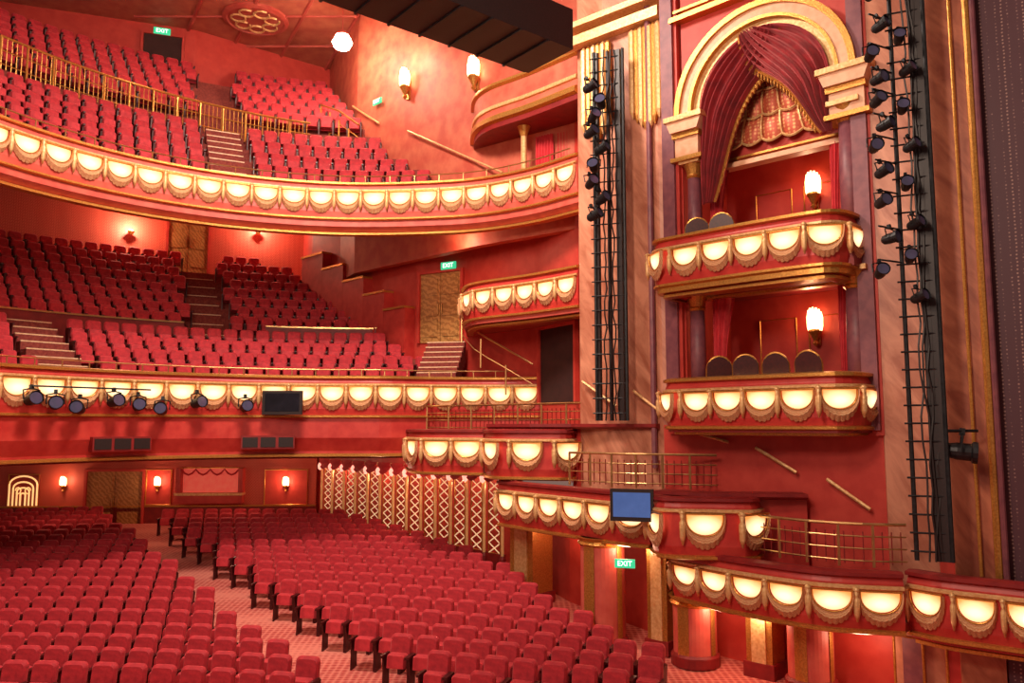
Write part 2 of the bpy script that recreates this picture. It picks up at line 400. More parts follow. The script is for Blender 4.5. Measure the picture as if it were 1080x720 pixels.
def parapet(path,d,z0,z1,label,pxr,m=fascia_red,pxl=-60):
    pth=[p for p in offpath(path,d) if pxl<proj(p[0],p[1],0)[0]<pxr]
    cx,cy=pth[len(pth)//2]; r=thing('parapet_wall',label,'parapet',(cx,cy,z0))
    MB().sweep(pth,[(0,z0),(0,z1),(-.12,z1),(-.12,z0)]).build('wall_panel',m,r)
    MB().sweep(pth,[(.04,z1),(.04,z1+.05),(-.16,z1+.05),(-.16,z1)]).build('cap_rail',brass,r)
parapet(dc_path,5.1,2.3,3.5,'dark red parapet along the cross aisle below the rear left block',205,deepred)
parapet(dc_path,5.1,2.3,3.5,'dark red parapet along the cross aisle below the rear right block',430,deepred,270)
def railing(name,label,pts,z,h,m=brass,nposts=None,bars=2,infill=False,r=.03,zs=None):
    path=catmull(pts,.4) if len(pts)>2 else pts
    mid=path[len(path)//2]; root=thing(name,label,'railing',(mid[0],mid[1],z))
    zz=lambda i:(zs[0]+(zs[1]-zs[0])*i/(len(path)-1)) if zs else z
    MB().tube([(x,y,zz(i)+h) for i,(x,y) in enumerate(path)],r,6).build('top_rail',m,root)
    for b in range(bars): MB().tube([(x,y,zz(i)+h*(b+.5)/(bars+.5)) for i,(x,y) in enumerate(path)],r*.5,5).build('lower_rail',m,root)
    L=sum(math.hypot(b[0]-a[0],b[1]-a[1]) for a,b in zip(path,path[1:]))
    pp=along(path,L/(nposts-1) if nposts and nposts>1 else 1.2,.01)
    for k,(x,y,a) in enumerate(pp[:60]):
        q=k/max(1,len(pp)-1); z0=(zs[0]+(zs[1]-zs[0])*q) if zs else z
        MB().tube([(x,y,z0),(x,y,z0+h)],r*.9,6).build('post',m,root)
    if infill:
        mb=MB(); al=along(path,.14,.05)
        for k,(x,y,a) in enumerate(al):
            z0=(zs[0]+(zs[1]-zs[0])*k/len(al)) if zs else z; mb.tube([(x,y,z0+.05),(x,y,z0+h)],.014,4)
        mb.build('balusters',m,root)
    return root
bal=[p for p in offpath(uc_path,4.4) if -40<proj(p[0],p[1],0)[0]<332]
railing('brass_balustrade','brass balustrade with fine balusters between the upper circle seat blocks',bal[::2],10.2,1.05,gold,nposts=14,infill=True,r=.04,zs=(10.5,9.9))
railing('brass_balustrade','short sloping brass balustrade stepping down at the right end of the upper circle',[at(330,29.8),at(350,29.0),at(372,28.2)],9.5,1.2,gold,nposts=5,r=.04,zs=(11.0,9.6))
railing('safety_rail','thin brass safety rail on top of the upper circle front',[p for p in uc_path[::3]],UCZ+.06,.22,brass,nposts=26,bars=0,r=.02)
railing('safety_rail','thin brass safety rail on top of the dress circle front',[p for p in dc_path[::3]],DCZ+.06,.2,brass,nposts=26,bars=0,r=.02)
def stairs(name,label,dirv,d0,d1,z0,z1,n,w=1.1,R0=8.6):
    l=math.hypot(*dirv); ux,uy=dirv[0]/l,dirv[1]/l; ang=math.atan2(-ux,uy)
    cx,cy=CX+ux*(R0+d0),CY+uy*(R0+d0); root=thing(name,label,'stairs',(cx,cy,z0-.3))
    a=MB();b=MB()
    for k in range(n):
        d=d0+(d1-d0)*(k+.5)/n; z=z0+(z1-z0)*(k+1)/n; x,y=CX+ux*(R0+d),CY+uy*(R0+d); dd=(d1-d0)/n
        a.box((x,y,z-.35),(w,dd,.7),ang)
        b.box((x-ux*(dd/2-.03),y-uy*(dd/2-.03),z+.01),(w,.06,.04),ang)
    a.build('steps',stepm,root); b.build('step_nosing',nosing,root)
stairs('aisle_stairs','aisle steps with pale edges between the rear dress circle blocks',AIS[0],5.0,11.2,2.5,6.2,16)
stairs('aisle_stairs','lower left aisle steps with pale edges cutting through the front dress circle rows',AIS[1],.9,4.9,.9,3.1,9,1.3)
stairs('aisle_stairs','right end aisle steps with pale edges below the wooden dress circle door',AIS[2],1.4,2.9,1.3,2.75,8,1.3)
stairs('aisle_stairs','aisle steps with pale edges through the upper circle seats',AIS[0],.7,4.3,6.6,10.1,12)
# ------------------------------------------------------------ setting
struct('floor',MB().add([(-30,5,-5.0),(14,5,-5.0),(14,17,-5.0),(-30,17,-5.0),(14,40,fz(40)),(-30,40,fz(40))],[(0,1,2,3),(3,2,4,5)]),carpet,'patterned red carpet floor of the stalls','floor')
def wall(name,pxys,z0,z1,m,label,th=.3):
    return struct(name,MB().sweep([at(*p) for p in pxys],[(0,z0),(0,z1),(-th,z1),(-th,z0)]),m,label,'wall')
wall('wall_stalls_back',[(-90,32.6),(335,33.6)],-4.3,-1.2,redwall2,'red damask back wall of the stalls with lit sconces')
wall('wall_stalls_side',[(335,33.9),(400,30.4),(470,27.9),(545,25.8)],-4.8,-1.0,redwall,'red side wall behind the arcade of gilded columns')
wall('wall_upper_circle_side',[(335,36),(345,33.2),(370,30),(500,25.4),(617,22.9)],5.7,19,pinkwall,'pink side wall of the upper circle with flame sconces')
wall('wall_upper_circle_back',[(-90,28.4),(190,31.2),(345,35)],11.0,19,redwall,'red rear wall of the upper circle')
wall('wall_dress_circle_side',[(315,36),(325,33.5),(380,30.6),(437,28.3),(490,27.3),(565,25.0),(620,22.6)],-1.3,9,redwall,'red curved side wall of the dress circle')
dcb=[p for p in offpath(dc_path,12.2) if -150<proj(p[0],p[1],0)[0]<345]
struct('wall_dress_circle_back',MB().sweep(dcb,[(0,5.3),(0,10.5),(-.3,10.5),(-.3,5.3)]),redwall2,'red damask back wall of the dress circle','wall')
struct('ceiling',MB().hprism([at(-150,26),at(-120,40),at(620,40),at(620,20),at(300,20)],15.9,16.2),ceilm,'dark red ceiling above the upper circle','ceiling')
cb=MB()
for i in range(5): cb.tube([at(150+55*i,38)+(15.88,),at(250+70*i,22)+(15.88,)],.08,6)
for Y in (28,30,32.5,35): cb.tube([at(120,Y)+(15.86,),at(560,Y)+(15.86,)],.05,6)
struct('trim_1',cb,soff,'red ribs crossing the ceiling','ceiling trim')
fc=at(255,30.2); fanr=thing('ceiling_rose','dark red scrolled relief rosette on the ceiling above the upper circle','ornament',(*fc,15.7))
MB().lathe([(1.25,.1),(1.25,0),(1.1,-.06),(1.05,0)],(*fc,15.8),24).build('outer_ring',soff,fanr)
mb=MB()
for k in range(7):
    a=2*PI*k/7; cx_,cy_=fc[0]+.65*math.cos(a),fc[1]+.65*math.sin(a)
    mb.tube([(cx_+.28*math.cos(q*PI/5),cy_+.28*math.sin(q*PI/5),15.76) for q in range(10)],.04,5)
mb.build('scrolls',palegold,fanr)
FB=Fr(at(708,18.7),at(932,15.5)); BL=FB.L
wall('wall_pier_left',[(612,22.9),(612.5,20.7),(640,20.0),(668,19.5),(700,18.95),(708,18.9)],-2.6,19,marble,'tall brown pink marble pier behind the left lighting tower',.2)
wall('wall_pier_right',[(930,15.7),(932,15.4),(1000,14.8)],-4.9,19,marble,'brown pink marble pier behind the right lighting tower')
wall('wall_pilaster',[(998,14.9),(1000,14.5),(1046,14.15),(1048,14.6)],-4.9,19,rust,'rust marble pilaster beside the proscenium')
wall('wall_proscenium',[(1048,14.2),(1120,13.6),(1180,13.2)],-4.9,19,dotted,'dark plum proscenium reveal covered in small pale dots')
def vtrim(name,px,Y,w,m,label,z0=-2.6,z1=18):
    x,y=at(px,Y); struct(name,MB().lathe([(w,z0),(w,z1)],(x,y,0),8),m,label,'trim')
vtrim('trim_2',1026,14.25,.03,gold,'thin gold bead on the rust pilaster')
vtrim('trim_3',1045,14.1,.07,gold,'thick gold moulding between rust pilaster and plum proscenium')
vtrim('trim_4',1052,14.0,.05,purple,'plum bead beside the proscenium')
vtrim('trim_5',1008,14.5,.05,purple,'dark plum edge of the rust pilaster')
vtrim('trim_6',690,19.0,.07,purple,'plum edge strip of the left marble pier',-1)
# ------------------------------------------------------------ box bay
B=FB; Cc=2.50; ZS=7.15
w=MB(); w.fbox(B,0,.42,-.3,.12,-.2,16); w.fbox(B,BL-.22,BL+.05,-.3,.12,-.2,16)
n=24
for i in range(n):
    a,b=PI-PI*i/n,PI-PI*(i+1)/n
    w.fprism(B,[(Cc+2.02*math.cos(a),ZS+2.02*math.sin(a)),(Cc+2.02*math.cos(b),ZS+2.02*math.sin(b)),(Cc+2.02*math.cos(b),16),(Cc+2.02*math.cos(a),16)],-.3,.0)
struct('wall_box_bay',w,redwall,'red wall framing the tall arched box bay','wall')
struct('wall_below_boxes',MB().fbox(B,-.2,BL+.1,-.3,.0,-5,.0),redwall,'plain red wall below the lower box','wall')
w=MB(); w.fbox(B,.1,BL-.1,-2.3,-2.1,-.2,6.6); w.fbox(B,.25,.45,-2.3,0,-.2,6.6); w.fbox(B,BL-.35,BL-.15,-2.3,0,-.2,6.6)
struct('wall_box_interior',w,redwall,'red interior walls of the two stacked boxes','wall')
w=MB()
for zc in (.3,3.4):
    for u in (1.7,2.9):
        w.tube([B.pt(u-.45,-2.08,zc+.9),B.pt(u+.45,-2.08,zc+.9),B.pt(u+.45,-2.08,zc+2.2),B.pt(u-.45,-2.08,zc+2.2),B.pt(u-.45,-2.08,zc+.9)],.02,4)
struct('trim_16',w,gold,'thin gold panel mouldings inside the stacked boxes','trim')
w=MB(); w.fbox(B,.3,BL-.2,-2.2,.6,-.15,.3); w.fbox(B,.3,BL-.2,-2.2,.6,3.05,3.4)
struct('floor_boxes',w,deepred,'floors of the two stacked boxes','floor')
for i,(u0,u1,lb) in enumerate([(.02,.34,'plum stone strip left of the arch'),(BL-.3,BL,'plum stone strip right of the arch')]):
    struct(f'trim_{7+i}',MB().fbox(B,u0,u1,.12,.2,-.1,16),purple,lb,'trim')
ar=thing('arch_surround','salmon and gold moulded round arch over the upper box','arch',B.pt(Cc,0,ZS))
def ring(r0,r1,n0,n1):
    mb=MB(); vs=[];fs=[];N=32
    for i in range(N+1):
        a=PI-PI*i/N
        for r,nn in ((r0,n0),(r1,n0),(r1,n1),(r0,n1)): vs.append(B.pt(Cc+r*math.cos(a),nn,ZS+r*math.sin(a)))
    for i in range(N):
        for j in range(4): fs.append((i*4+j,i*4+(j+1)%4,(i+1)*4+(j+1)%4,(i+1)*4+j))
    mb.add(vs,fs); return mb
ring(1.72,1.96,-.2,.22).build('arch_band',salmon,ar)
ring(1.95,2.08,-.2,.30).build('outer_moulding',gold,ar)
ring(1.48,1.74,-.35,.12).build('inner_band',palegold,ar)
ring(1.66,1.73,.1,.26).build('bead_moulding',gold,ar)
struct('trim_9',MB().fbox(B,.3,BL-.2,0,.25,9.5,9.62).fbox(B,.3,BL-.2,0,.15,9.75,9.82),gold,'gold cornice lines above the arch','trim')
def column(label,u,nn,z0,z1,r,cap=.42,shaft=purple,grp='plum columns framing the boxes'):
    x,y,_=B.pt(u,nn,0); t=thing('box_column',label,'column',(x,y,z0),grp)
    MB().lathe([(r*1.35,z0),(r*1.35,z0+.1),(r*1.1,z0+.14),(r*1.2,z0+.2),(r,z0+.24)],(x,y,0),16).build('column_base',gold,t)
    MB().lathe([(r,z0+.22),(r*1.02,(z0+z1)/2),(r*.92,z1-cap)],(x,y,0),20).build('column_shaft',shaft,t,smooth=True)
    MB().lathe([(r*.95,z1-cap),(r*1.15,z1-cap+.05),(r*1.0,z1-cap+.1),(r*1.2,z1-cap*.5),(r*1.5,z1-.08)],(x,y,0),16).build('capital',gold,t)
    MB().box((x,y,z1-.04),(r*3.2,r*3.2,.1),B.ang).build('abacus',palegold,t)
column('short plum column with gold capital left of the upper box',.72,-.05,3.4,6.1,.16)
column('thick plum column with gold capital right of the upper box',4.28,0.0,3.4,6.5,.2)
column('plum column with gold capital left of the lower box',.72,-.05,.3,3.0,.17)
column('thick plum column with gold capital right of the lower box',4.28,0.0,.3,3.1,.2)
for lb,u0,u1,z0 in (('salmon capital block carrying the left foot of the arch',.25,1.15,6.62),('salmon capital block carrying the right foot of the arch',3.85,4.85,6.68)):
    c=B.pt((u0+u1)/2,0,z0); t=thing('arch_impost',lb,'capital',c)
    MB().fbox(B,u0+.1,u1-.1,-.3,.3,z0,z0+.12).build('necking',gold,t)
    MB().fprism(B,[(u0+.1,z0+.12),(u1-.1,z0+.12),(u1,z0+.38),(u0,z0+.38)],-.3,.38).build('block',salmon,t)
    MB().fbox(B,u0-.04,u1+.04,-.3,.44,z0+.38,z0+.5).build('cap_slab',palegold,t)
    MB().fbox(B,u0+.15,u1-.15,-.3,.24,z0-.5,z0).build('frieze_block',salmon,t)
    MB().fbox(B,u0+.05,u1-.05,-.3,.3,z0-.55,z0-.45).build('lower_slab',gold,t)
ty=thing('arch_tympanum','gold net drape and moulded panel filling the arch above the upper box','panel',B.pt(Cc,-.5,5.9))
ol=[(Cc-1.6,5.9),(Cc+1.6,5.9)]+[(Cc+1.6*math.cos(PI*i/20),ZS+1.6*math.sin(PI*i/20)) for i in range(21)]
MB().fprism(B,ol,-.6,-.5).build('panel',redwall,ty)
NU,NZ=60,36
def hwf(tz): return .34+.85*(1-tz)**.8
def netpt(tu,tz,nn=0):
    ft=abs(math.sin(tu*5*PI)); sag=.12*ft*(1-tz)
    puff=.10*abs(math.sin((tz*4.0+.0)*PI))
    return B.pt(Cc+(tu-.5)*2*hwf(tz),-.42+.07*ft+puff*.6+nn,6.36+2.25*tz-sag)
vs=[netpt(i/NU,j/NZ) for j in range(NZ+1) for i in range(NU+1)]
fs=[(k,k+1,k+NU+2,k+NU+1) for j in range(NZ) for k in range(j*(NU+1),j*(NU+1)+NU)]
MB().add(vs,fs).build('net_drape',netm,ty,smooth=True)
mb=MB()
for r_ in (0,.25,.5,.75): mb.tube([netpt(i/NU,r_,.06) for i in range(NU+1)],.03,5)
for k in range(6): mb.tube([netpt(k/5,q/12,.06) for q in range(13)],.025,4)
mb.build('net_cords',palegold,ty)
MB().fbox(B,Cc-1.65,Cc+1.65,-.55,-.25,5.82,5.93).build('cornice',salmon,ty)
MB().fbox(B,Cc-1.65,Cc+1.65,-.5,-.35,6.02,6.07).build('cornice_bead',gold,ty)
struct('trim_10',MB().fbox(B,.5,4.5,-.35,-.2,2.98,3.08).fbox(B,.5,4.5,-.35,-.1,2.84,2.9),gold,'gold moulding over the lower box opening','trim')
def drape(name,label,outer,inner,m,nb=5,amp=.1,N=36,M=90,fringe=True,nn=0.0,sag=0):
    c=B.pt(outer(1)[0],nn,outer(1)[1]); t=thing(name,label,'curtain',c)
    vs=[];fs=[]
    for i in range(N+1):
        for j in range(M+1):
            a=outer(i/N); b=inner(i/N); s=j/M
            u=a[0]+(b[0]-a[0])*s; z=a[1]+(b[1]-a[1])*s
            z-=sag*math.sin(PI*i/N)*math.sin(PI*s)
            w_=min(1,math.hypot(a[0]-b[0],a[1]-b[1])*1.6)
            ph=s*nb*2*PI+.6*math.sin(i/N*3+s*4)
            vs.append(B.pt(u,nn+amp*w_*(math.sin(ph)+.35*math.sin(2.3*ph+1))+.2*math.sin(PI*s)*w_+.04,z))
    for i in range(N):
        for j in range(M): fs.append((i*(M+1)+j,i*(M+1)+j+1,(i+1)*(M+1)+j+1,(i+1)*(M+1)+j))
    MB().add(vs,fs).build('drape',m,t,smooth=True)
    if fringe:
        MB().tube([B.pt(inner(i/30)[0],nn+.08,inner(i/30)[1]) for i in range(31)],.035,6).build('gold_fringe',gold,t)
        for k in range(3,29):
            u,z=inner(k/30); MB().lathe([(.01,0),(.028,-.05),(.022,-.12),(.005,-.15)],B.pt(u,nn+.1,z),6).build('fringe_tassel',gold,t)
    return t
def bez(P,t):
    P=[Vector(p) for p in P]
    while len(P)>1: P=[a.lerp(b,t) for a,b in zip(P,P[1:])]
    return tuple(P[0])
def arcside(sgn,zend):
    def f(t):
        if t<.62: a=PI/2+sgn*PI/2*(t/.62); return (Cc+1.52*math.cos(a),ZS+1.52*math.sin(a))
        return (Cc-sgn*1.52, ZS-(t-.62)/.38*(ZS-zend))
    return f
drape('arch_curtain','dark burgundy velvet curtain swept to the left side of the arch',arcside(1,5.0),lambda t:bez([(Cc+.45,ZS+1.45),(Cc+.55,7.1),(Cc-.6,8.1),(Cc-.7,6.2),(Cc-1.2,5.0)],t),curtainm,nb=7,amp=.10,sag=.25)
drape('arch_curtain','dark burgundy velvet curtain swept to the right side of the arch',arcside(-1,5.95),lambda t:bez([(Cc-.45,ZS+1.45),(Cc-.35,7.2),(Cc+.65,7.9),(Cc+.85,6.5),(Cc+1.3,5.95)],t),curtainm,nb=7,amp=.10,nn=.1,sag=.22)
for lb,u0,u1,z0,z1,n_ in (('red curtain gathered left inside the upper box',.95,1.45,4.0,5.85,-.4),('red curtain gathered right inside the upper box',3.75,4.05,4.0,5.85,-.4),('red curtain gathered left inside the lower box',.95,1.5,.9,2.85,-.4),('pink lit curtain gathered right inside the lower box',3.8,4.1,.9,2.85,-.4)):
    drape('box_curtain',lb,lambda t,u0=u0,z0=z0,z1=z1:(u0,z1+(z0-z1)*t),lambda t,u0=u0,u1=u1,z0=z0,z1=z1:(u1-(u1-u0)*.45*math.sin(PI*min(1,t*1.3)*.5),z1+(z0-z1)*t),redcurt,nb=4,amp=.05,N=12,M=40,fringe=False,nn=n_)
def bp(u,n): p=B.pt(u,n,0); return (p[0],p[1])
bptsU=[bp(.22,-.0),bp(.2,.7),bp(.36,.98),bp(.7,1.05),bp(2.4,1.1),bp(3.8,1.05),bp(4.18,.95),bp(4.36,.65),bp(4.4,0)]
bptsL=[bp(.42,-.0),bp(.42,.7),bp(.58,.98),bp(.9,1.05),bp(2.5,1.1),bp(3.95,1.05),bp(4.3,.95),bp(4.48,.65),bp(4.52,0)]
balcony_front('box_balcony','lit front of the upper box under the arch','box balcony',bptsU,4.05,h=1.0,pitch=.76,lower=.2,step=.15)
balcony_front('box_balcony','lit front of the lower box with dark chairs behind','box balcony',bptsL,.92,h=.98,pitch=.76,lower=.1,step=.15)
struct('floor_upper_box',MB().hprism(catmull(bptsU,.15),2.9,3.4),gold,'gilded underside slab of the upper box','floor')
struct('floor_lower_box',MB().hprism(catmull(bptsL,.15),-.15,.3),deepred,'slab of the lower box','floor')
def chair(label,x,y,z,a):
    t=thing('box_chair',label,'chair',(x,y,z),'chairs in the boxes',a)
    mb=MB(); mb.box((0,0,.44),(.46,.42,.09)); mb.build('seat',velvet,t,local=True)
    mb=MB(); rpanel(mb,.26,.5,1.14,.17,.23,.12,.24,n=8,puff=.02); mb.build('backrest',seatwood,t,local=True)
    pts=[(-.26,.22,.5)]+[(-.26*math.cos(PI*i/10),.24+.06*math.sin(PI*i/10),.88+.28*math.sin(PI*i/10)) for i in range(11)]+[(.26,.22,.5)]
    MB().tube(pts,.022,5).build('back_frame',gold,t,local=True)
    for sx in (-1,1):
        for sy in (-1,1): MB().tube([(sx*.19,sy*.18,.42),(sx*.2,sy*.2,0)],.02,5).build('leg',seatwood,t,local=True)
for lb,u,z,dr in (('leftmost of four dark round-backed chairs in the lower box',1.45,.3,.5),('second from left of four dark round-backed chairs in lower box',2.1,.3,.35),('third from left of four dark round-backed chairs in lower box',2.8,.3,.2),('rightmost of four dark round-backed chairs in the lower box',3.5,.3,.1),('left dark round-backed chair in the upper box',1.0,3.4,.5),('right dark round-backed chair in the upper box',1.65,3.4,.3)):
    x,y,_=B.pt(u,.35,0); chair(lb,x,y,z,B.ang+PI+dr)
# ------------------------------------------------------------ sconces
def sconce(label,p,ang,s=1.0,power=25,light=True):
    t=thing('wall_sconce',label,'wall light',p,'lit wall sconces',ang)
    MB().lathe([(.02,-.32),(.07,-.26),(.04,-.2),(.1,-.08),(.15,0),(.14,.04)],(0,-.14,0),10).build('bracket',gold,t,local=True)
    MB().box((0,-.02,-.05),(.12,.04,.5)).build('back_plate',gold,t,local=True)
    mb=MB()
    for k in range(7):
        a=PI*k/6; x=.13*math.cos(a); y=-.14-.1*math.sin(a)
        mb.lathe([(.02,0),(.045,.1),(.05,.3),(.02,.42+.1*math.sin(a))],(x,y,0),6)
    mb.build('glass_shade',flame,t,smooth=True,local=True)
    t.scale=(s,s,s)
    if light:
        ld=bpy.data.lights.new('sconce_light','POINT'); ld.energy=power; ld.color=(1,.55,.32); ld.shadow_soft_size=.12
        lo_=bpy.data.objects.new('sconce_light',ld); C.objects.link(lo_); lo_.location=(p[0]+math.sin(ang)*.3,p[1]-math.cos(ang)*.3,p[2]+.25*s)
SB=Fr(B.pt(0,-2.05,0)[:2],B.pt(BL,-2.05,0)[:2])
def sc_on(fr,px,py,label,s=1,power=25,light=True):
    u,z=fr.uz(px,py); sconce(label,fr.pt(u,.02,z),fr.ang,s,power=power,light=light)
sc_on(SB,861,207,'flame sconce glowing on the back wall of the upper box',1.05,45)
sc_on(SB,863,350,'flame sconce glowing on the back wall of the lower box',1.05,45)
SU=Fr(at(370,30),at(500,25.4)); SU2=Fr(at(500,25.4),at(617,22.9))
sc_on(SU,432,94,'large flame sconce on the pink upper circle side wall',1.35,60)
sc_on(SU2,504,84,'large flame sconce beside the topmost curved box',1.35,45)
BW=Fr(at(-90,32.6),at(335,33.6))
for px,lb in ((68,'sconce between the lit gold grille and the wooden stalls doors'),(167,'sconce right of the wooden stalls doors'),(302,'rightmost sconce on the stalls back wall near the arcade')):
    sc_on(BW,px,512,lb,.75,32)
# ------------------------------------------------------------ middle boxes
balcony_front('box_balcony','curved lit box front high on the left of the marble pier','box balcony',[at(489,26.2),at(490,24.9),at(503,23.9),at(560,22.6),at(612,21.3)],4.2,h=1.05,pitch=.76,lower=.2,step=.15)
mp=catmull([at(490,24.9),at(503,23.9),at(560,22.6),at(612,21.3)],.3)+[at(616,23),at(560,25.2),at(492,27.3)]
struct('floor_middle_box',MB().hprism(mp,3.0,3.2),soff,'floor slab of the lit middle box','floor')
pth=catmull([at(498,26.0),at(500,24.6),at(515,23.7),at(560,22.6),at(612,21.3)],.15)
tb=thing('box_balcony','plain curved gold banded front of the topmost box','box balcony',(*at(560,22.6),9.1))
MB().sweep(pth,[(0,9.2),(0,10.2),(-.2,10.2),(-.2,9.2)]).build('front_panel',pinkwall,tb)
MB().sweep(pth,[(.02,10.15),(.1,10.2),(.1,10.28),(-.2,10.28),(-.2,10.15)]).build('top_moulding',gold,tb)
MB().sweep(pth,[(0,9.3),(.12,9.25),(.12,9.1),(0,9.05),(-.2,9.2)]).build('lower_moulding',gold,tb)
MB().sweep(pth,[(0,9.62),(.06,9.6),(.06,9.5),(0,9.48),(-.1,9.5)]).build('middle_moulding',palegold,tb)
struct('floor_top_box',MB().hprism([tuple(p) for p in pth]+[at(616,23),at(560,25.0),at(500,26.2)],8.9,9.15),deepred,'floor slab of the topmost box','floor')
x,y=at(553,23.4); t=thing('slender_column','slender gold column beneath the topmost box','column',(x,y,6.4))
MB().lathe([(.09,6.3),(.09,8.7)],(x,y,0),10).build('column_shaft',palegold,t); MB().lathe([(.1,8.6),(.2,8.9)],(x,y,0),10).build('capital',gold,t)
for i,(px0,px1) in enumerate(((566,585),(590,610))):
    fr=Fr(at(px0,23.75-.3*i),at(px1,23.4-.3*i)); vs=[];fs=[]
    for zz in (6.5,8.7):
        for k in range(31): vs.append(fr.pt(fr.L*k/30,.05*math.sin(k*1.25),zz))
    for k in range(30): fs.append((k,k+1,k+32,k+31))
    tag(MB().add(vs,fs).build('wall_curtain',redcurt,smooth=True),['narrow red curtain behind the upper circle end','narrow red curtain against the marble pier'][i],'curtain')
PF=Fr(at(640,20.0),at(708,18.85))
def reeds(label,px0,px1,py0,py1,k):
    u0,z1=PF.uz(px0,py0,.1); u1,z0=PF.uz(px1,py1,.1); t=thing('gilded_reeds',label,'ornament',PF.pt((u0+u1)/2,.1,z0),'gilded reed ornaments on the left pier')
    for i in range(k):
        u=u0+(u1-u0)*(i+.5)/k; p=PF.pt(u,.1,0); hz=.5*abs(i-(k-1)/2)/k*2
        MB().lathe([(.01,z0+hz),(.09,z0+.2+hz),(.09,z1-.1),(.02,z1)],(p[0],p[1],0),8).build('reed',gold if i%2 else palegold,t)
reeds('cluster of gilded hanging reeds beside the arch',664,703,32,135,8)
reeds('shorter gilded reeds above the left lighting tower',613,645,52,150,6)
struct('trim_11',MB().fbox(PF,-1.2,PF.L,0,.3,9.9,10.15).fbox(PF,-1.2,PF.L,0,.45,10.3,10.45),palegold,'gold cornice above the left marble pier','trim')
# ------------------------------------------------------------ stepped side boxes
Z1,Z2,Z3=-.2,-1.5,-2.62
t1a=[at(431,25.6),at(433,24.0),at(445,23.1),at(480,22.7),at(510,22.5)]
t1b=[at(513,22.5),at(514,21.6),at(526,20.9),at(560,20.65),at(596,20.5),at(606,20.9)]
balcony_front('box_balcony','leftmost small lit box front stepping down below the dress circle','box balcony',t1a,Z1,h=1.15,pitch=.9,step=.15,ledge=deepred)
balcony_front('box_balcony','second lit box front stepping down with dark red ledge above','box balcony',t1b,Z1,h=1.15,pitch=.9,step=.15,ledge=deepred)
t2a=[at(527,21.2),at(560,20.1),at(600,19.0),at(645,17.9),at(684,17.3)]
t2b=[at(687,17.9),at(688,16.9),at(700,16.4),at(745,16.2),at(788,16.1),at(797,16.5)]
balcony_front('box_balcony','long lit front running down behind the blue monitor','box balcony',t2a,Z2,h=1.05,pitch=.86,step=.15,ledge=deepred)
balcony_front('box_balcony','bowed lit box front just right of the blue monitor','box balcony',t2b,Z2,h=1.1,pitch=.86,step=.15,ledge=deepred)
t3a=[at(708,17.2),at(770,15.9),at(830,15.0),at(870,14.6),at(915,14.4),at(944,14.3)]
t3b=[at(950,14.6),at(985,14.1),at(1040,13.6),at(1100,13.1)]
balcony_front('box_balcony','lowest lit box front sweeping down towards the stage','box balcony',t3a,Z3,h=.95,pitch=.78,step=.15,ledge=deepred)
balcony_front('box_balcony','lit front at the far right below the proscenium pilaster','box balcony',t3b,Z3,h=1.0,pitch=.66,lower=.15,step=.15,ledge=deepred)
struct('floor_terrace_high',MB().hprism(catmull(t1a,.3)+catmull(t1b,.3)+[at(650,19.9),at(690,19.2),at(612,22.4),at(560,25),at(470,26.5)],Z1-1.15,Z1-.95),deepred,'floor slab of the highest stepped side boxes','floor')
struct('wall_terrace_high',MB().sweep([at(604,20.9),at(650,19.9),at(692,19.1)],[(0,-2.6),(0,.02),(-.3,.02),(-.3,-2.6)]),fascia_red,'red parapet wall between first and second steps of side boxes','wall')
struct('trim_12',MB().sweep([at(515,21.5),at(560,20.8),at(604,20.5),at(650,19.7),at(694,18.95)],[(0,-.1),(.1,-.05),(.1,.03),(-.5,.03),(-.5,-.1)]),deepred,'dark red ledge over the second side box','trim')
struct('floor_terrace_middle',MB().hprism(catmull(t2a,.3)+catmull(t2b,.3)+[at(845,16.5),at(708,18.7),at(612,20.7),at(560,22.5)],Z2-1.0,Z2-.85),deepred,'floor slab of the middle stepped side boxes','floor')
struct('wall_terrace_middle',MB().sweep([at(795,16.6),at(848,16.4)],[(0,-3.6),(0,-1.4),(-.3,-1.4),(-.3,-3.6)]),fascia_red,'red parapet wall between second and third steps of side boxes','wall')
struct('trim_13',MB().sweep([at(689,17.1),at(745,16.35),at(800,16.3),at(848,16.2)],[(0,-1.48),(.12,-1.42),(.12,-1.36),(-.5,-1.36),(-.5,-1.48)]),deepred,'dark red ledge over the box right of the monitor','trim')
struct('floor_terrace_low',MB().hprism(catmull(t3a,.3)+catmull(t3b,.3)+[at(1100,14.2),at(932,15.5),at(708,18.7)],Z3-.95,Z3-.8),deepred,'floor slab of the lowest stepped side boxes','floor')
def mrail(label,pts,z,n):
    r=railing('metal_railing',label,pts,z,.75,brass,nposts=n,bars=3); path=catmull(pts,.4); mb=MB()
    for x,y,a in along(path,.16,.08): mb.tube([(x,y,z+.05),(x,y,z+.62)],.012,4)
    mb.build('balusters',deepred,r)
mrail('dark bronze railing behind the highest side boxes',[at(450,24.8),at(530,22.9),at(625,20.6)],Z1+.02,8)
mrail('bronze railing on the middle step left of the lower box',[at(600,19.3),at(660,18.3),at(720,17.9),at(755,17.6)],Z2+.1,7)
mrail('bronze railing of the lowest step beside the right tower',[at(792,16.2),at(850,15.2),at(905,14.7),at(950,14.6)],Z3+.1,6)
def handrail(label,p0,p1,m=palegold):
    t=thing('wall_handrail',label,'handrail',p0)
    MB().tube([p0,p1],.035,6).build('rail',m,t)
    for k in (.15,.85):
        q=Vector(p0).lerp(Vector(p1),k); MB().tube([q,q+Vector((.12,.14,-.06))],.02,5).build('bracket',m,t)
def hr(label,fr,a,b):
    u0,z0=fr.uz(*a,.15);u1,z1=fr.uz(*b,.15); handrail(label,fr.pt(u0,.15,z0),fr.pt(u1,.15,z1))
hr('brass handrail on the red wall below the lower box, upper one',B,(797,472),(840,498))
hr('brass handrail on the red wall below the lower box, lower one',B,(872,505),(918,537))
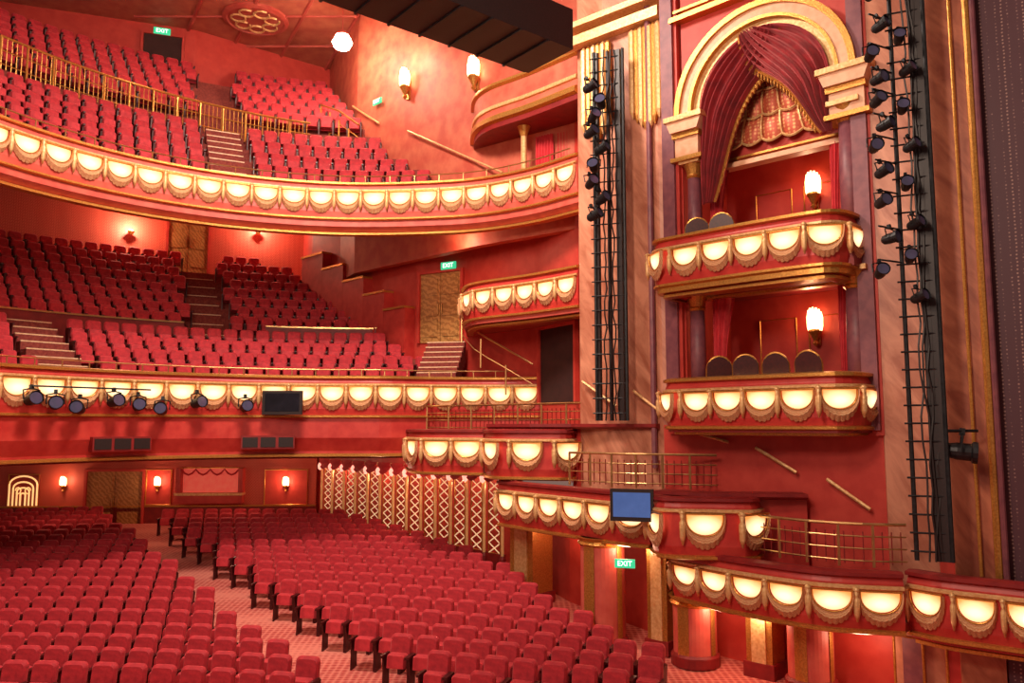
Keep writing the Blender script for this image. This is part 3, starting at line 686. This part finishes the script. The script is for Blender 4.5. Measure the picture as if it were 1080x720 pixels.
hr('short brass handrail tucked under the left end of the lower box',B,(718,452),(768,466))
PF2=Fr(at(612.5,20.7),at(668,19.5))
hr('brass handrail at the foot of the left marble pier',PF2,(614,402),(650,428))
hr('brass handrail right of the left lighting tower foot',Fr(at(668,19.5),at(708,18.8)),(668,412),(704,440))
railing('stair_rail','curved brass handrail dropping beside the dress circle side stairs',[at(486,25.4),at(500,24.9),at(530,24.4),at(562,24)],1.0,.9,brass,nposts=4,bars=1,zs=(2.6,.9))
hr('brass handrail sloping down the pink upper circle side wall',SU,(430,138),(530,182))
hr('short brass handrail beside the brass balustrade end',SU,(372,112),(400,130))
# ------------------------------------------------------------ doors
def door(n,fr,px0,py0,px1,py1,label,m=wood,leaves=2,frame=salmon):
    u0,z0=fr.uz(px0,py1); u1,_=fr.uz(px1,py1); z1=fr.uz((px0+px1)/2,py0)[1]
    t=thing(f'door_{n}',label,'door',fr.pt((u0+u1)/2,.02,z0),kind='structure')
    w_=(u1-u0)/leaves
    for k in range(leaves):
        a=u0+k*w_+.01; b=a+w_-.02
        lf=MB().fbox(fr,a,b,.0,.06,z0,z1).build('door_leaf',m,t)
        if m is wood:
            mb=MB()
            for q in range(3):
                za=z0+(z1-z0)*(.08+.3*q); mb.fbox(fr,a+.12*w_,b-.12*w_,.06,.09,za,za+(z1-z0)*.24)
            mb.build('door_panel',m,lf)
            hu=b-.07 if k==0 else a+.07
            MB().fbox(fr,hu-.02,hu+.02,.06,.13,z0+(z1-z0)*.4,z0+(z1-z0)*.55).build('door_handle',brass,lf)
    mb=MB(); mb.fbox(fr,u0-.1,u0,.0,.14,z0,z1+.1); mb.fbox(fr,u1,u1+.1,.0,.14,z0,z1+.1); mb.fbox(fr,u0,u1,.0,.14,z1,z1+.1)
    mb.build('door_frame',frame,t)
door(1,BW,90,497,149,560,'double wooden doors in the stalls back wall',frame=redwall)
DW=Fr(at(437,28.3),at(490,27.3))
door(2,DW,444,288,487,362,'tall double wooden doors under the exit sign at dress circle side',frame=redwall)
door(3,Fr(at(565,25),at(612,22.9)),572,345,609,425,'dark open doorway left of the marble pier',dark,1,redwall)
UB=Fr(at(-90,28.4),at(190,31.2))
door(4,UB,149,38,190,95,'dark doorway in the rear wall of the upper circle',dark,1,redwall)
i0=min(range(len(dcb)),key=lambda i:abs(proj(*dcb[i],7)[0]-178)); i1=min(range(len(dcb)),key=lambda i:abs(proj(*dcb[i],7)[0]-218))
DB=Fr(dcb[i0],dcb[max(i1,i0+1)]); DB.o+=DB.n*.05
door(5,DB,176,222,218,285,'wooden door in the back wall of the dress circle',frame=redwall)
def exit_sign(label,fr,px,py,w=.5,off=.15):
    u,z=fr.uz(px,py,off); p=fr.pt(u,off,z); t=thing('exit_sign',label,'sign',p,'green exit signs',fr.ang)
    MB().box((0,0,0),(w,.06,w*.42)).build('sign_box',green,t,local=True)
    cu=bpy.data.curves.new('t','FONT'); cu.body='EXIT'; cu.size=w*.36; cu.align_x='CENTER'; cu.align_y='CENTER'; cu.extrude=.004
    ob=bpy.data.objects.new('t',cu); me=bpy.data.meshes.new_from_object(ob); bpy.data.objects.remove(ob)
    me.materials.clear(); me.materials.append(white)
    o=bpy.data.objects.new('lettering',me); C.objects.link(o); o.parent=t; o.location=(0,-.04,0); o.rotation_euler=(PI/2,0,0)
exit_sign('green exit sign above the rear upper circle doorway',UB,171,33,.62)
exit_sign('green exit sign on the pink upper circle side wall',SU,398,107,.5)
exit_sign('green exit sign above the tall wooden dress circle doors',DW,473,280,.6)
exit_sign('small exit sign hanging below the blue monitor near red columns',Fr(at(640,17.4),at(680,17.2)),659,594,.42)
# ------------------------------------------------------------ stalls back wall panels
def wpanel(label,px0,py0,px1,py1,m,name='wall_panel'):
    u0,z0=BW.uz(px0,py1);u1,z1=BW.uz(px1,py0); t=thing(name,label,'wall panel',BW.pt((u0+u1)/2,.05,z0))
    MB().fbox(BW,u0,u1,0,.05,z0,z1).build('back_panel',m,t)
    MB().tube([BW.pt(u0,.1,z0),BW.pt(u1,.1,z0),BW.pt(u1,.1,z1),BW.pt(u0,.1,z1),BW.pt(u0,.1,z0)],.03,5).build('panel_frame',gold,t)
    return t,u0,u1,z0,z1
t,u0,u1,z0,z1=wpanel('glowing gold arched scroll grille at left end of the stalls back wall',9,500,43,534,deepred,'arched_grille')
c=(u0+u1)/2; hw=(u1-u0)*.46; H=z1-z0
for q in (1.0,.72,.44,.18):
    top=z0+H*(.30+.38*q)
    pts=[BW.pt(c-hw*q,.12,z0+.04)]+[BW.pt(c-hw*q*math.cos(PI*k/10),.12,top+H*.27*q*math.sin(PI*k/10)) for k in range(11)]+[BW.pt(c+hw*q,.12,z0+.04)]
    MB().tube(pts,.035,5).build('grille_bar',lit,t)
for sg in (-1,1): MB().tube([BW.pt(c+sg*hw*(.35+.2*math.cos(k*PI/4)),.13,z0+H*(.5+.1*math.sin(k*PI/4))) for k in range(8)],.025,5).build('scroll',lit,t)
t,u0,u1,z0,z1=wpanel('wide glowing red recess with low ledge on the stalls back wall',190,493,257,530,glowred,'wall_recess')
for a_,b_ in ((u0-.08,u0+.1),(u1-.1,u1+.08)): MB().fbox(BW,a_,b_,.0,.4,z0,z1).build('recess_jamb',fascia_red,t)
MB().fbox(BW,u0-.1,u1+.1,.0,.5,z0+.32,z0+.42).build('ledge',palegold,t)
MB().fbox(BW,u0,u1,.0,.42,z0,z0+.33).build('ledge_front',fascia_red,t)
mb=MB(); mb.tube([BW.pt(u0+.1+(u1-u0-.2)*k/16,.3,z1-.05-.22*abs(math.sin(k*PI/4))) for k in range(17)],.04,5); mb.build('scalloped_pelmet',redcurt,t)
wpanel('narrow gilt-framed red panel behind the rightmost stalls sconce',279,495,325,532,redwall)
wpanel('narrow gilt-framed panel behind the sconce right of the doors',154,495,182,532,redwall)
struct('baseboard_back',MB().fbox(BW,0,BW.L,0,.06,-4.2,-3.3),deepred,'dark red dado along the stalls back wall','baseboard')
struct('trim_14',MB().fbox(BW,0,BW.L,0,.1,-3.3,-3.24),gold,'gold moulding along the stalls back wall','trim')
# arcade
def ylerp(px): return lerp_tab([(335,32.8),(400,29.0),(470,26.4),(545,24.2)],px)
pxs=[341,352,364,376,389,402,416,430,445,460,476,493,511,530]
for i,px in enumerate(pxs):
    x,y=at(px,ylerp(px)); z=fz(y); zt=-1.35
    t=thing('arcade_column',f'lit gold slender column, {ordn(i+1)} from the back in the stalls side arcade','column',(x,y,z),'arcade columns beside the stalls')
    MB().lathe([(.11,z),(.11,z+.5),(.08,z+.55),(.06,z+.6)],(x,y,0),10).build('column_base',deepred,t)
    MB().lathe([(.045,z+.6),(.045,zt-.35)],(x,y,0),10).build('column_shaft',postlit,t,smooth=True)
    MB().lathe([(.05,zt-.35),(.1,zt-.3),(.08,zt-.2),(.13,zt-.02),(.13,zt+.1)],(x,y,0),12).build('capital',palegold,t)
    MB().lathe([(.02,zt-.42),(.08,zt-.36),(.1,zt-.24),(.05,zt-.14)],(x-.05,y-.16,0),10).build('pink_lamp',pinkglow,t,smooth=True)
    if i<len(pxs)-1:
        x2,y2=at(pxs[i+1],ylerp(pxs[i+1])); fr=Fr((x,y),(x2,y2)); z2=-1.5
        vs=[];fs=[]
        for r_ in range(7):
            for q in range(17):
                s=q/16; zt2=-1.2; zb2=z2-.02-.2*math.sin(PI*s); zz=zt2+(zb2-zt2)*r_/6
                vs.append(fr.pt(.02+(fr.L-.04)*s,.14+.03*math.sin(r_*2.2)+.06*math.sin(PI*s),zz))
        for r_ in range(6):
            for q in range(16): k=r_*17+q; fs.append((k,k+1,k+18,k+17))
        tag(MB().add(vs,fs).build('arcade_swag',redcurt,smooth=True),f'red draped swag over the {ordn(i+1)} arcade bay from the back','drapery','red swags of the stalls arcade')
        g=thing('lattice_grille',f'cream lattice grille in {ordn(i+1)} arcade bay from the back','grille',fr.pt(fr.L/2,-.05,z+.5),'lattice grilles of the stalls arcade')
        mb=MB(); L=fr.L*.62; o=fr.L*.19; Hh=z2-.2-(z+.6); kk=7
        for k in range(kk):
            za=z+.6+Hh*k/kk; zb=za+Hh/kk
            mb.tube([fr.pt(o,-.05,za),fr.pt(o+L,-.05,zb)],.02,4); mb.tube([fr.pt(o+L,-.05,za),fr.pt(o,-.05,zb)],.02,4)
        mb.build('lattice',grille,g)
        MB().tube([fr.pt(o,-.05,z+.6),fr.pt(o,-.05,z2-.2),fr.pt(o+L,-.05,z2-.2),fr.pt(o+L,-.05,z+.6),fr.pt(o,-.05,z+.6)],.022,4).build('grille_frame',gold,g)
        MB().fbox(fr,0,fr.L,-.15,.0,z,z+.6).build('plinth',deepred,g)
struct('trim_15',MB().sweep([at(p,ylerp(p)) for p in (333,370,410,460,500,548)],[(.25,-1.3),(.3,-.95),(-.3,-.95),(-.3,-1.3)]),fascia_red,'red beam carried by the arcade columns','trim')
def big_col(label,px,Y,r,zt,m=fascia_red):
    x,y=at(px,Y); z=fz(y); t=thing('round_column',label,'column',(x,y,z),'big red columns under the side boxes')
    MB().lathe([(r+.06,z),(r+.06,z+.2),(r+.02,z+.25)],(x,y,0),28).build('column_base',deepred,t)
    MB().lathe([(r,z+.22),(r,zt)],(x,y,0),36).build('column_shaft',m,t,smooth=False)
    for a0,wd in ((-PI/2-1.05,.07),(-PI/2+.55,.035)):
        vs=[];fs=[]
        for k in range(9):
            a=a0+k*wd
            for zz in (z+.25,zt-.05): vs.append((x+(r+.02)*math.cos(a),y+(r+.02)*math.sin(a),zz))
        for k in range(8): fs.append((2*k,2*k+2,2*k+3,2*k+1))
        MB().add(vs,fs).build('gilt_light_band',gold,t)  # gilt bands; the wide left one paints in golden light on that side
    MB().lathe([(r,zt-.2),(r+.07,zt-.14),(r+.03,zt-.08),(r+.09,zt)],(x,y,0),28).build('capital',gold,t)
def sq_col(label,px,Y,w_,zt,m=gold):
    x,y=at(px,Y); z=fz(y); t=thing('square_pier',label,'pier',(x,y,z),'gilded piers under the side boxes')
    MB().box((x,y,(z+zt)/2),(w_,w_,zt-z),B.ang).build('pier_body',m,t)
    c=Vector((x,y))+B.n*(w_/2+.015); MB().box((c.x,c.y,(z+zt)/2),(w_*.55,.04,(zt-z)*.86),B.ang).build('face_panel',palegold,t)
    MB().box((x,y,z+.15),(w_+.1,w_+.1,.3),B.ang).build('pier_base',deepred,t)
big_col('round red column with gilt panel left of the small exit sign',634,18.6,.5,-2.5,pinkfascia)
big_col('round red column under the box right of the monitor',728,17.5,.45,-3.57,pinkfascia)
big_col('round red column near the dark entrance at lower right',846,15.9,.42,-3.57,pinkfascia)
sq_col('gilded square pier at the end of the arcade',560,22.0,.8,-2.5)
sq_col('gilded square pier between the two left round columns',696,18.2,.5,-2.5)
sq_col('gilded square pier right of the second round column',800,16.8,.55,-3.57)
wall('wall_lower_side',[(545,25.2),(600,22.0),(680,19.6),(800,17.6),(935,15.7),(1000,14.7),(1120,13.9)],-5,-2.4,redwall,'red wall behind the big columns beneath the side boxes')
door(6,Fr(at(850,16.9),at(935,15.6)),858,665,905,780,'dark red entrance below the lowest side box',dark,1,deepred)
for i,(a,b) in enumerate(((945,975),(1000,1060))):
    fr=Fr(at(935,15.5),at(1120,13.6)); u0,z1=fr.uz(a,668+i*8); u1,_=fr.uz(b,672)
    t=thing('wall_panel',['narrow plum panel at lower right beneath the lit front','wide red panel at far lower right beneath the lit front'][i],'wall panel',fr.pt(u0,0,-4.8))
    MB().fbox(fr,u0,u1,0,.12,-4.8,z1).build('panel',[purple,fascia_red][i],t)
    MB().tube([fr.pt(u0,.13,-4.8),fr.pt(u0,.13,z1),fr.pt(u1,.13,z1),fr.pt(u1,.13,-4.8)],.03,5).build('panel_frame',gold,t)
SDW=Fr(at(325,33.5),at(437,28.3))
for i,(a_,b_,tz) in enumerate(((328,350,6.9),(350,372,6.2),(372,394,5.5),(394,416,4.8),(416,438,4.1))):
    u0,_=SDW.uz(a_,300); u1,_=SDW.uz(b_,300); x,y,_=SDW.pt((u0+u1)/2,.3,0)
    t=thing('stepped_parapet',f'flat red stepped parapet block, {ordn(i+1)} from left on the dress circle side','parapet',(x,y,1.5),'stepped parapet blocks at the dress circle side')
    MB().fbox(SDW,u0,u1-.01,.0,.45,1.5,tz).build('block_body',fascia_red,t); MB().fbox(SDW,u0-.02,u1,-.0,.5,tz,tz+.08).build('cap',gold,t)
for px,lb in ((137,'bright uplight glowing on the dress circle back wall left of the door'),(272,'uplight glowing on the dress circle back wall right of the door')):
    i0=min(range(len(dcb)-1),key=lambda i:abs(proj(*dcb[i],7)[0]-px)); fr=Fr(dcb[i0],dcb[i0+1]); u,z=fr.uz(px,247)
    p=fr.pt(u,.3,z); t=thing('wall_uplight',lb,'wall light',p,'uplights of the dress circle')
    MB().lathe([(.04,-.08),(.14,.06),(.12,.08)],p,12).build('bowl',gold,t); MB().lathe([(.12,.06),(.08,.12),(.02,.16)],p,12).build('bulb',flame,t)
    ld=bpy.data.lights.new('uplight','POINT'); ld.energy=190; ld.color=(1,.64,.42); ld.shadow_soft_size=.06
    l=bpy.data.objects.new('uplight',ld); C.objects.link(l); l.location=(p[0]+fr.n.x*.3,p[1]+fr.n.y*.3,p[2]+.25)
# ------------------------------------------------------------ lighting towers & lanterns
def spot_proto():
    t=thing('stage_lantern','x','stage light')
    mb=MB(); vs=[];fs=[];n=14;prof=[(.06,.2),(.10,.16),(.12,.05),(.12,-.12),(.15,-.14),(.15,-.2)]
    for r,y in prof:
        for i in range(n): a=2*PI*i/n; vs.append((r*math.cos(a),y,r*math.sin(a)))
    for j in range(len(prof)-1):
        for i in range(n): fs.append((j*n+i,j*n+(i+1)%n,(j+1)*n+(i+1)%n,(j+1)*n+i))
    fs.append(tuple(range(n))); mb.add(vs,fs); mb.build('lantern_body',black,t,local=True)
    MB().add([(.13*math.cos(2*PI*i/n),-.17,.13*math.sin(2*PI*i/n)) for i in range(n)],[tuple(range(n))]).build('lens',glass,t,local=True)
    MB().tube([(-.17,0,0),(-.17,0,.2),(0,0,.24),(.17,0,.2),(.17,0,0)],.018,5).build('yoke',black,t,local=True)
    MB().box((0,0,.27),(.07,.07,.1)).build('clamp',black,t,local=True)
    return t
sp0=spot_proto(); spu=[False]
def spot(label,p,rz,rx=0,s=1,group='stage lanterns'):
    if not spu[0]: spu[0]=True; o=sp0; o.location=p; o['label']=label; o['group']=group
    else: o=dup(sp0,p,rz,label,group)
    o.rotation_euler=(rx,0,rz); o.scale=(s,s,s)
def tower(label,px0,px1,Y,z0,z1,nr,ducts):
    x0,y0=at(px0,Y); x1,y1=at(px1,Y-.25); t=thing('lighting_tower',label,'lighting tower',((x0+x1)/2,(y0+y1)/2,z0))
    for x,y in ((x0,y0),(x1,y1)): MB().tube([(x,y,z0),(x,y,z1)],.04,8).build('pole',black,t)
    for q,wd in ducts:
        MB().box((x0+(x1-x0)*q,y0+(y1-y0)*q+.05,(z0+z1)/2),(wd,.1,z1-z0),-.6).build('cable_duct',blackbox,t)
    for k in range(nr):
        z=z0+(z1-z0)*(k+.5)/nr; MB().tube([(x0-.1,y0,z),(x1+.03,y1,z)],.018,5).build('rung',black,t)
    rr=random.Random(3)
    for c_ in range(4):
        pts=[(x0+(x1-x0)*(.3+.15*c_)+rr.uniform(-.04,.04),y0+(y1-y0)*.5-.06,z0+(z1-z0)*k/29) for k in range(30)]
        MB().tube(pts,.018,4).build('cable',blackbox,t)
    return x0,y0,x1,y1,t
a=tower('tall black lighting tower on the left marble pier',630,662,19.2,.1,9.2,26,((.85,.14),(.1,.1),(.5,.06)))
zz=[8.2,7.8,7.45,7.05,6.65,6.2,5.8,5.4,5.0]
for i,z in enumerate(zz): spot(f'black lantern, {ordn(i+1)} from top on the left tower',(a[0]+(-.12,.14,-.05)[i%3],a[1]-.28,z),(.9,-.3,.4,.7)[i%4],-.35,.95,'lanterns on the left tower')
b=tower('tall black lighting tower beside the rust pilaster',960,997,14.1,-2.3,9.5,38,((.82,.2),(.62,.05)))
zz=[7.75,7.15,6.6,6.15,5.75,5.3,4.9,4.45,3.9,3.25,2.65]
for i,z in enumerate(zz): spot(f'black lantern, {ordn(i+1)} from top on the right tower',(b[0]-(.42,.30,.5,.38)[i%4],b[1]-.25,z),(.2,.6,-.1,.4)[i%4],(-.1,-.3,-.2)[i%3],.78,'lanterns on the right tower')
for i,z in enumerate([6.9,6.3,5.6,4.9,4.2,3.5,2.9,2.2]): spot(f'black lantern on inner side of the right tower, {ordn(i+1)} from top',(b[0]+(.0,.12)[i%2],b[1]-.3,z),(-.3,.5)[i%2],-.3,.74,'lanterns on the right tower')
br=thing('lantern_brackets','row of small black arms reaching left from the right lighting tower','bracket',(b[0]-.3,b[1]-.1,2.5))
for z in zz: MB().tube([(b[0],b[1],z+.22),(b[0]-.5,b[1]-.25,z+.22)],.018,5).build('arm',black,br)
x,y=at(1012,13.9)
spot('black lantern with long body clamped low right of the right tower',(x,y,-.45),1.1,.1,1.25,'lanterns on the right tower')
MB().tube([(b[2],b[3],-.1),(x+.3,y,-.1)],.03,6).build('outrigger',black,b[4])
FP=dc_path
def onpath(px):
    i=min(range(len(FP)),key=lambda i:abs(proj(*FP[i],1)[0]-px)); n=normals(FP)[i]; return FP[i],n
for i,px in enumerate((28,50,78,112,140,168,208,252)):
    (x,y),n=onpath(px); spot(f'small lantern on the dress circle front, {ordn(i+1)} from left',(x+n[0]*.35,y+n[1]*.35,.62-(i%3)*.1),1.0-.4*(i%3),-.2,1.15,'lanterns on the dress circle front')
(x,y),n=onpath(20); (x2,y2),n2=onpath(150)
tag(MB().tube([(x+n[0]*.35,y+n[1]*.35,.95),(x2+n2[0]*.35,y2+n2[1]*.35,.95)],.025,6).build('lantern_bar',black),'black bar carrying lanterns along the left dress circle front','bar')
def screen(label,px0,py0,px1,py1,Y,sm,ang=0):
    cx,cy=at((px0+px1)/2,Y,(py0+py1)/2); w_=(px1-px0)/F*Y; h_=(py1-py0)/F*Y; z=ratio((py0+py1)/2)*Y
    t=thing('flat_screen',label,'screen',(cx,cy,z),rz=ang)
    MB().box((0,0,0),(w_,.09,h_)).build('screen_case',blackbox,t,local=True)
    MB().box((0,-.05,.01),(w_*.86,.01,h_*.76)).build('display',sm,t,local=True)
    MB().box((0,.12,0),(w_*.2,.2,h_*.3)).build('mount',black,t,local=True)
(x,y),n=onpath(297)
screen('black flat screen hung on the dress circle front',277,412,319,437,y-.45,screen_k)
screen('blue glowing monitor mounted on the stepped side boxes',644,516,689,549,16.7,screen_b,-.3)
for px,lb in ((130,'black loudspeaker slot in the left of the dress circle fascia'),(287,'black loudspeaker slot in the fascia below the flat screen')):
    (x,y),n=onpath(px); a_=math.atan2(n[0],-n[1]); t=thing('loudspeaker',lb,'loudspeaker',(x+n[0]*.08,y+.08*n[1],-.5),rz=a_)
    MB().box((0,0,0),(1.5,.3,.38)).build('speaker_case',deepred,t,local=True)
    for s in (-.5,0,.5): MB().box((s,-.16,0),(.42,.03,.28)).build('speaker_grille',blackbox,t,local=True)
# lighting bridge
p0=Vector(at(330,14.4,-2)); p1=Vector(at(557,17.7,77)); d=(p1-p0).normalized(); p0=p0-d*5
LB=Fr(tuple(p0),tuple(p1)); t=thing('lighting_bridge','black lighting bridge hanging across the top of the view','lighting bridge',LB.pt(LB.L/2,.7,8.0))
MB().fbox(LB,0,LB.L,0,1.5,8.0,8.9).build('bridge_body',blackbox,t)
for k in range(14): MB().fbox(LB,LB.L*k/14,LB.L*k/14+.05,-.03,1.53,7.96,8.0).build('cross_bar',black,t)
MB().tube([LB.pt(0,-.1,8.1),LB.pt(LB.L,-.1,8.1)],.05,6).build('edge_rail',black,t)
MB().tube([LB.pt(LB.L-1,0.7,8.8),LB.pt(LB.L-1,.7,12)],.04,6).build('hanger',black,t)
fx,fy=at(361,28,45); fzz=ratio(45)*28
t=thing('ceiling_floodlight','very bright floodlight hanging below the ceiling above the upper circle','floodlight',(fx,fy,fzz))
MB().lathe([(.05,.42),(.2,.36),(.26,.26)],(fx,fy,fzz),14).build('housing',soff,t)
MB().lathe([(.05,.30),(.26,.2),(.36,0),(.26,-.2),(.05,-.30)],(fx,fy,fzz),20).build('lamp',bulb,t,smooth=True)
MB().tube([(fx,fy,fzz+.4),(fx,fy,15.9)],.02,5).build('hanger',soff,t)
# ------------------------------------------------------------ lights
def area(loc,tgt,size,e,col=(1,.72,.52)):
    ld=bpy.data.lights.new('area','AREA'); ld.energy=e; ld.size=size; ld.color=col
    o=bpy.data.objects.new('area_light',ld); C.objects.link(o); o.location=loc; o.rotation_euler=(Vector(tgt)-Vector(loc)).to_track_quat('-Z','Y').to_euler()
def point(loc,e,col=(1,.6,.38),r=.15):
    ld=bpy.data.lights.new('pt','POINT'); ld.energy=e; ld.color=col; ld.shadow_soft_size=r
    o=bpy.data.objects.new('point_light',ld); C.objects.link(o); o.location=loc
area((-4,15,13),(-5,22,-4),3,3000,(1,.80,.66))
area((-6,2,7),(-4,24,2),2.5,1000,(1,.78,.62))
area((-3,6,9),(6,17,2),2.5,780,(1,.76,.58))
point((fx,fy-.5,fzz-.9),330,(1,.8,.6))
for px,Y in ((60,28),(160,29),(250,30),(400,26.5)): x,y=at(px,Y); point((x,y,-1.9),48)
for px in (358,396,438,484,520): x,y=at(px,ylerp(px)+.4); point((x,y,-1.7),14,r=.05)  # fill lamps added behind the columns to brighten the arcade wall
for px,Y,z in ((60,23.5,6.2),(200,25.5,6.5),(340,27,6.8),(480,25.3,5.9)): x,y=at(px,Y); point((x,y,z),60)
for px,Y,z in ((600,21.2,-2.75),(655,18.0,-2.75),(750,16.9,-3.75),(790,16.4,-3.8),(900,15.2,-4.0)): x,y=at(px,Y); point((x,y,z),24)
for px,Y,z in ((420,27,13),(150,26,14)): x,y=at(px,Y); point((x,y,z),90)
W=bpy.data.worlds.new('w'); bpy.context.scene.world=W; W.use_nodes=True
W.node_tree.nodes['Background'].inputs['Color'].default_value=(1,.58,.46,1); W.node_tree.nodes['Background'].inputs['Strength'].default_value=.22
bpy.context.scene.view_settings.view_transform='Standard'
cam=bpy.data.cameras.new('cam'); co=bpy.data.objects.new('camera',cam); C.objects.link(co); cam.sensor_width=36; cam.lens=F/1080*36
co.location=(0,0,0); co.rotation_euler=(PI/2+PT,0,0); cam.clip_end=200
bpy.context.scene.camera=co
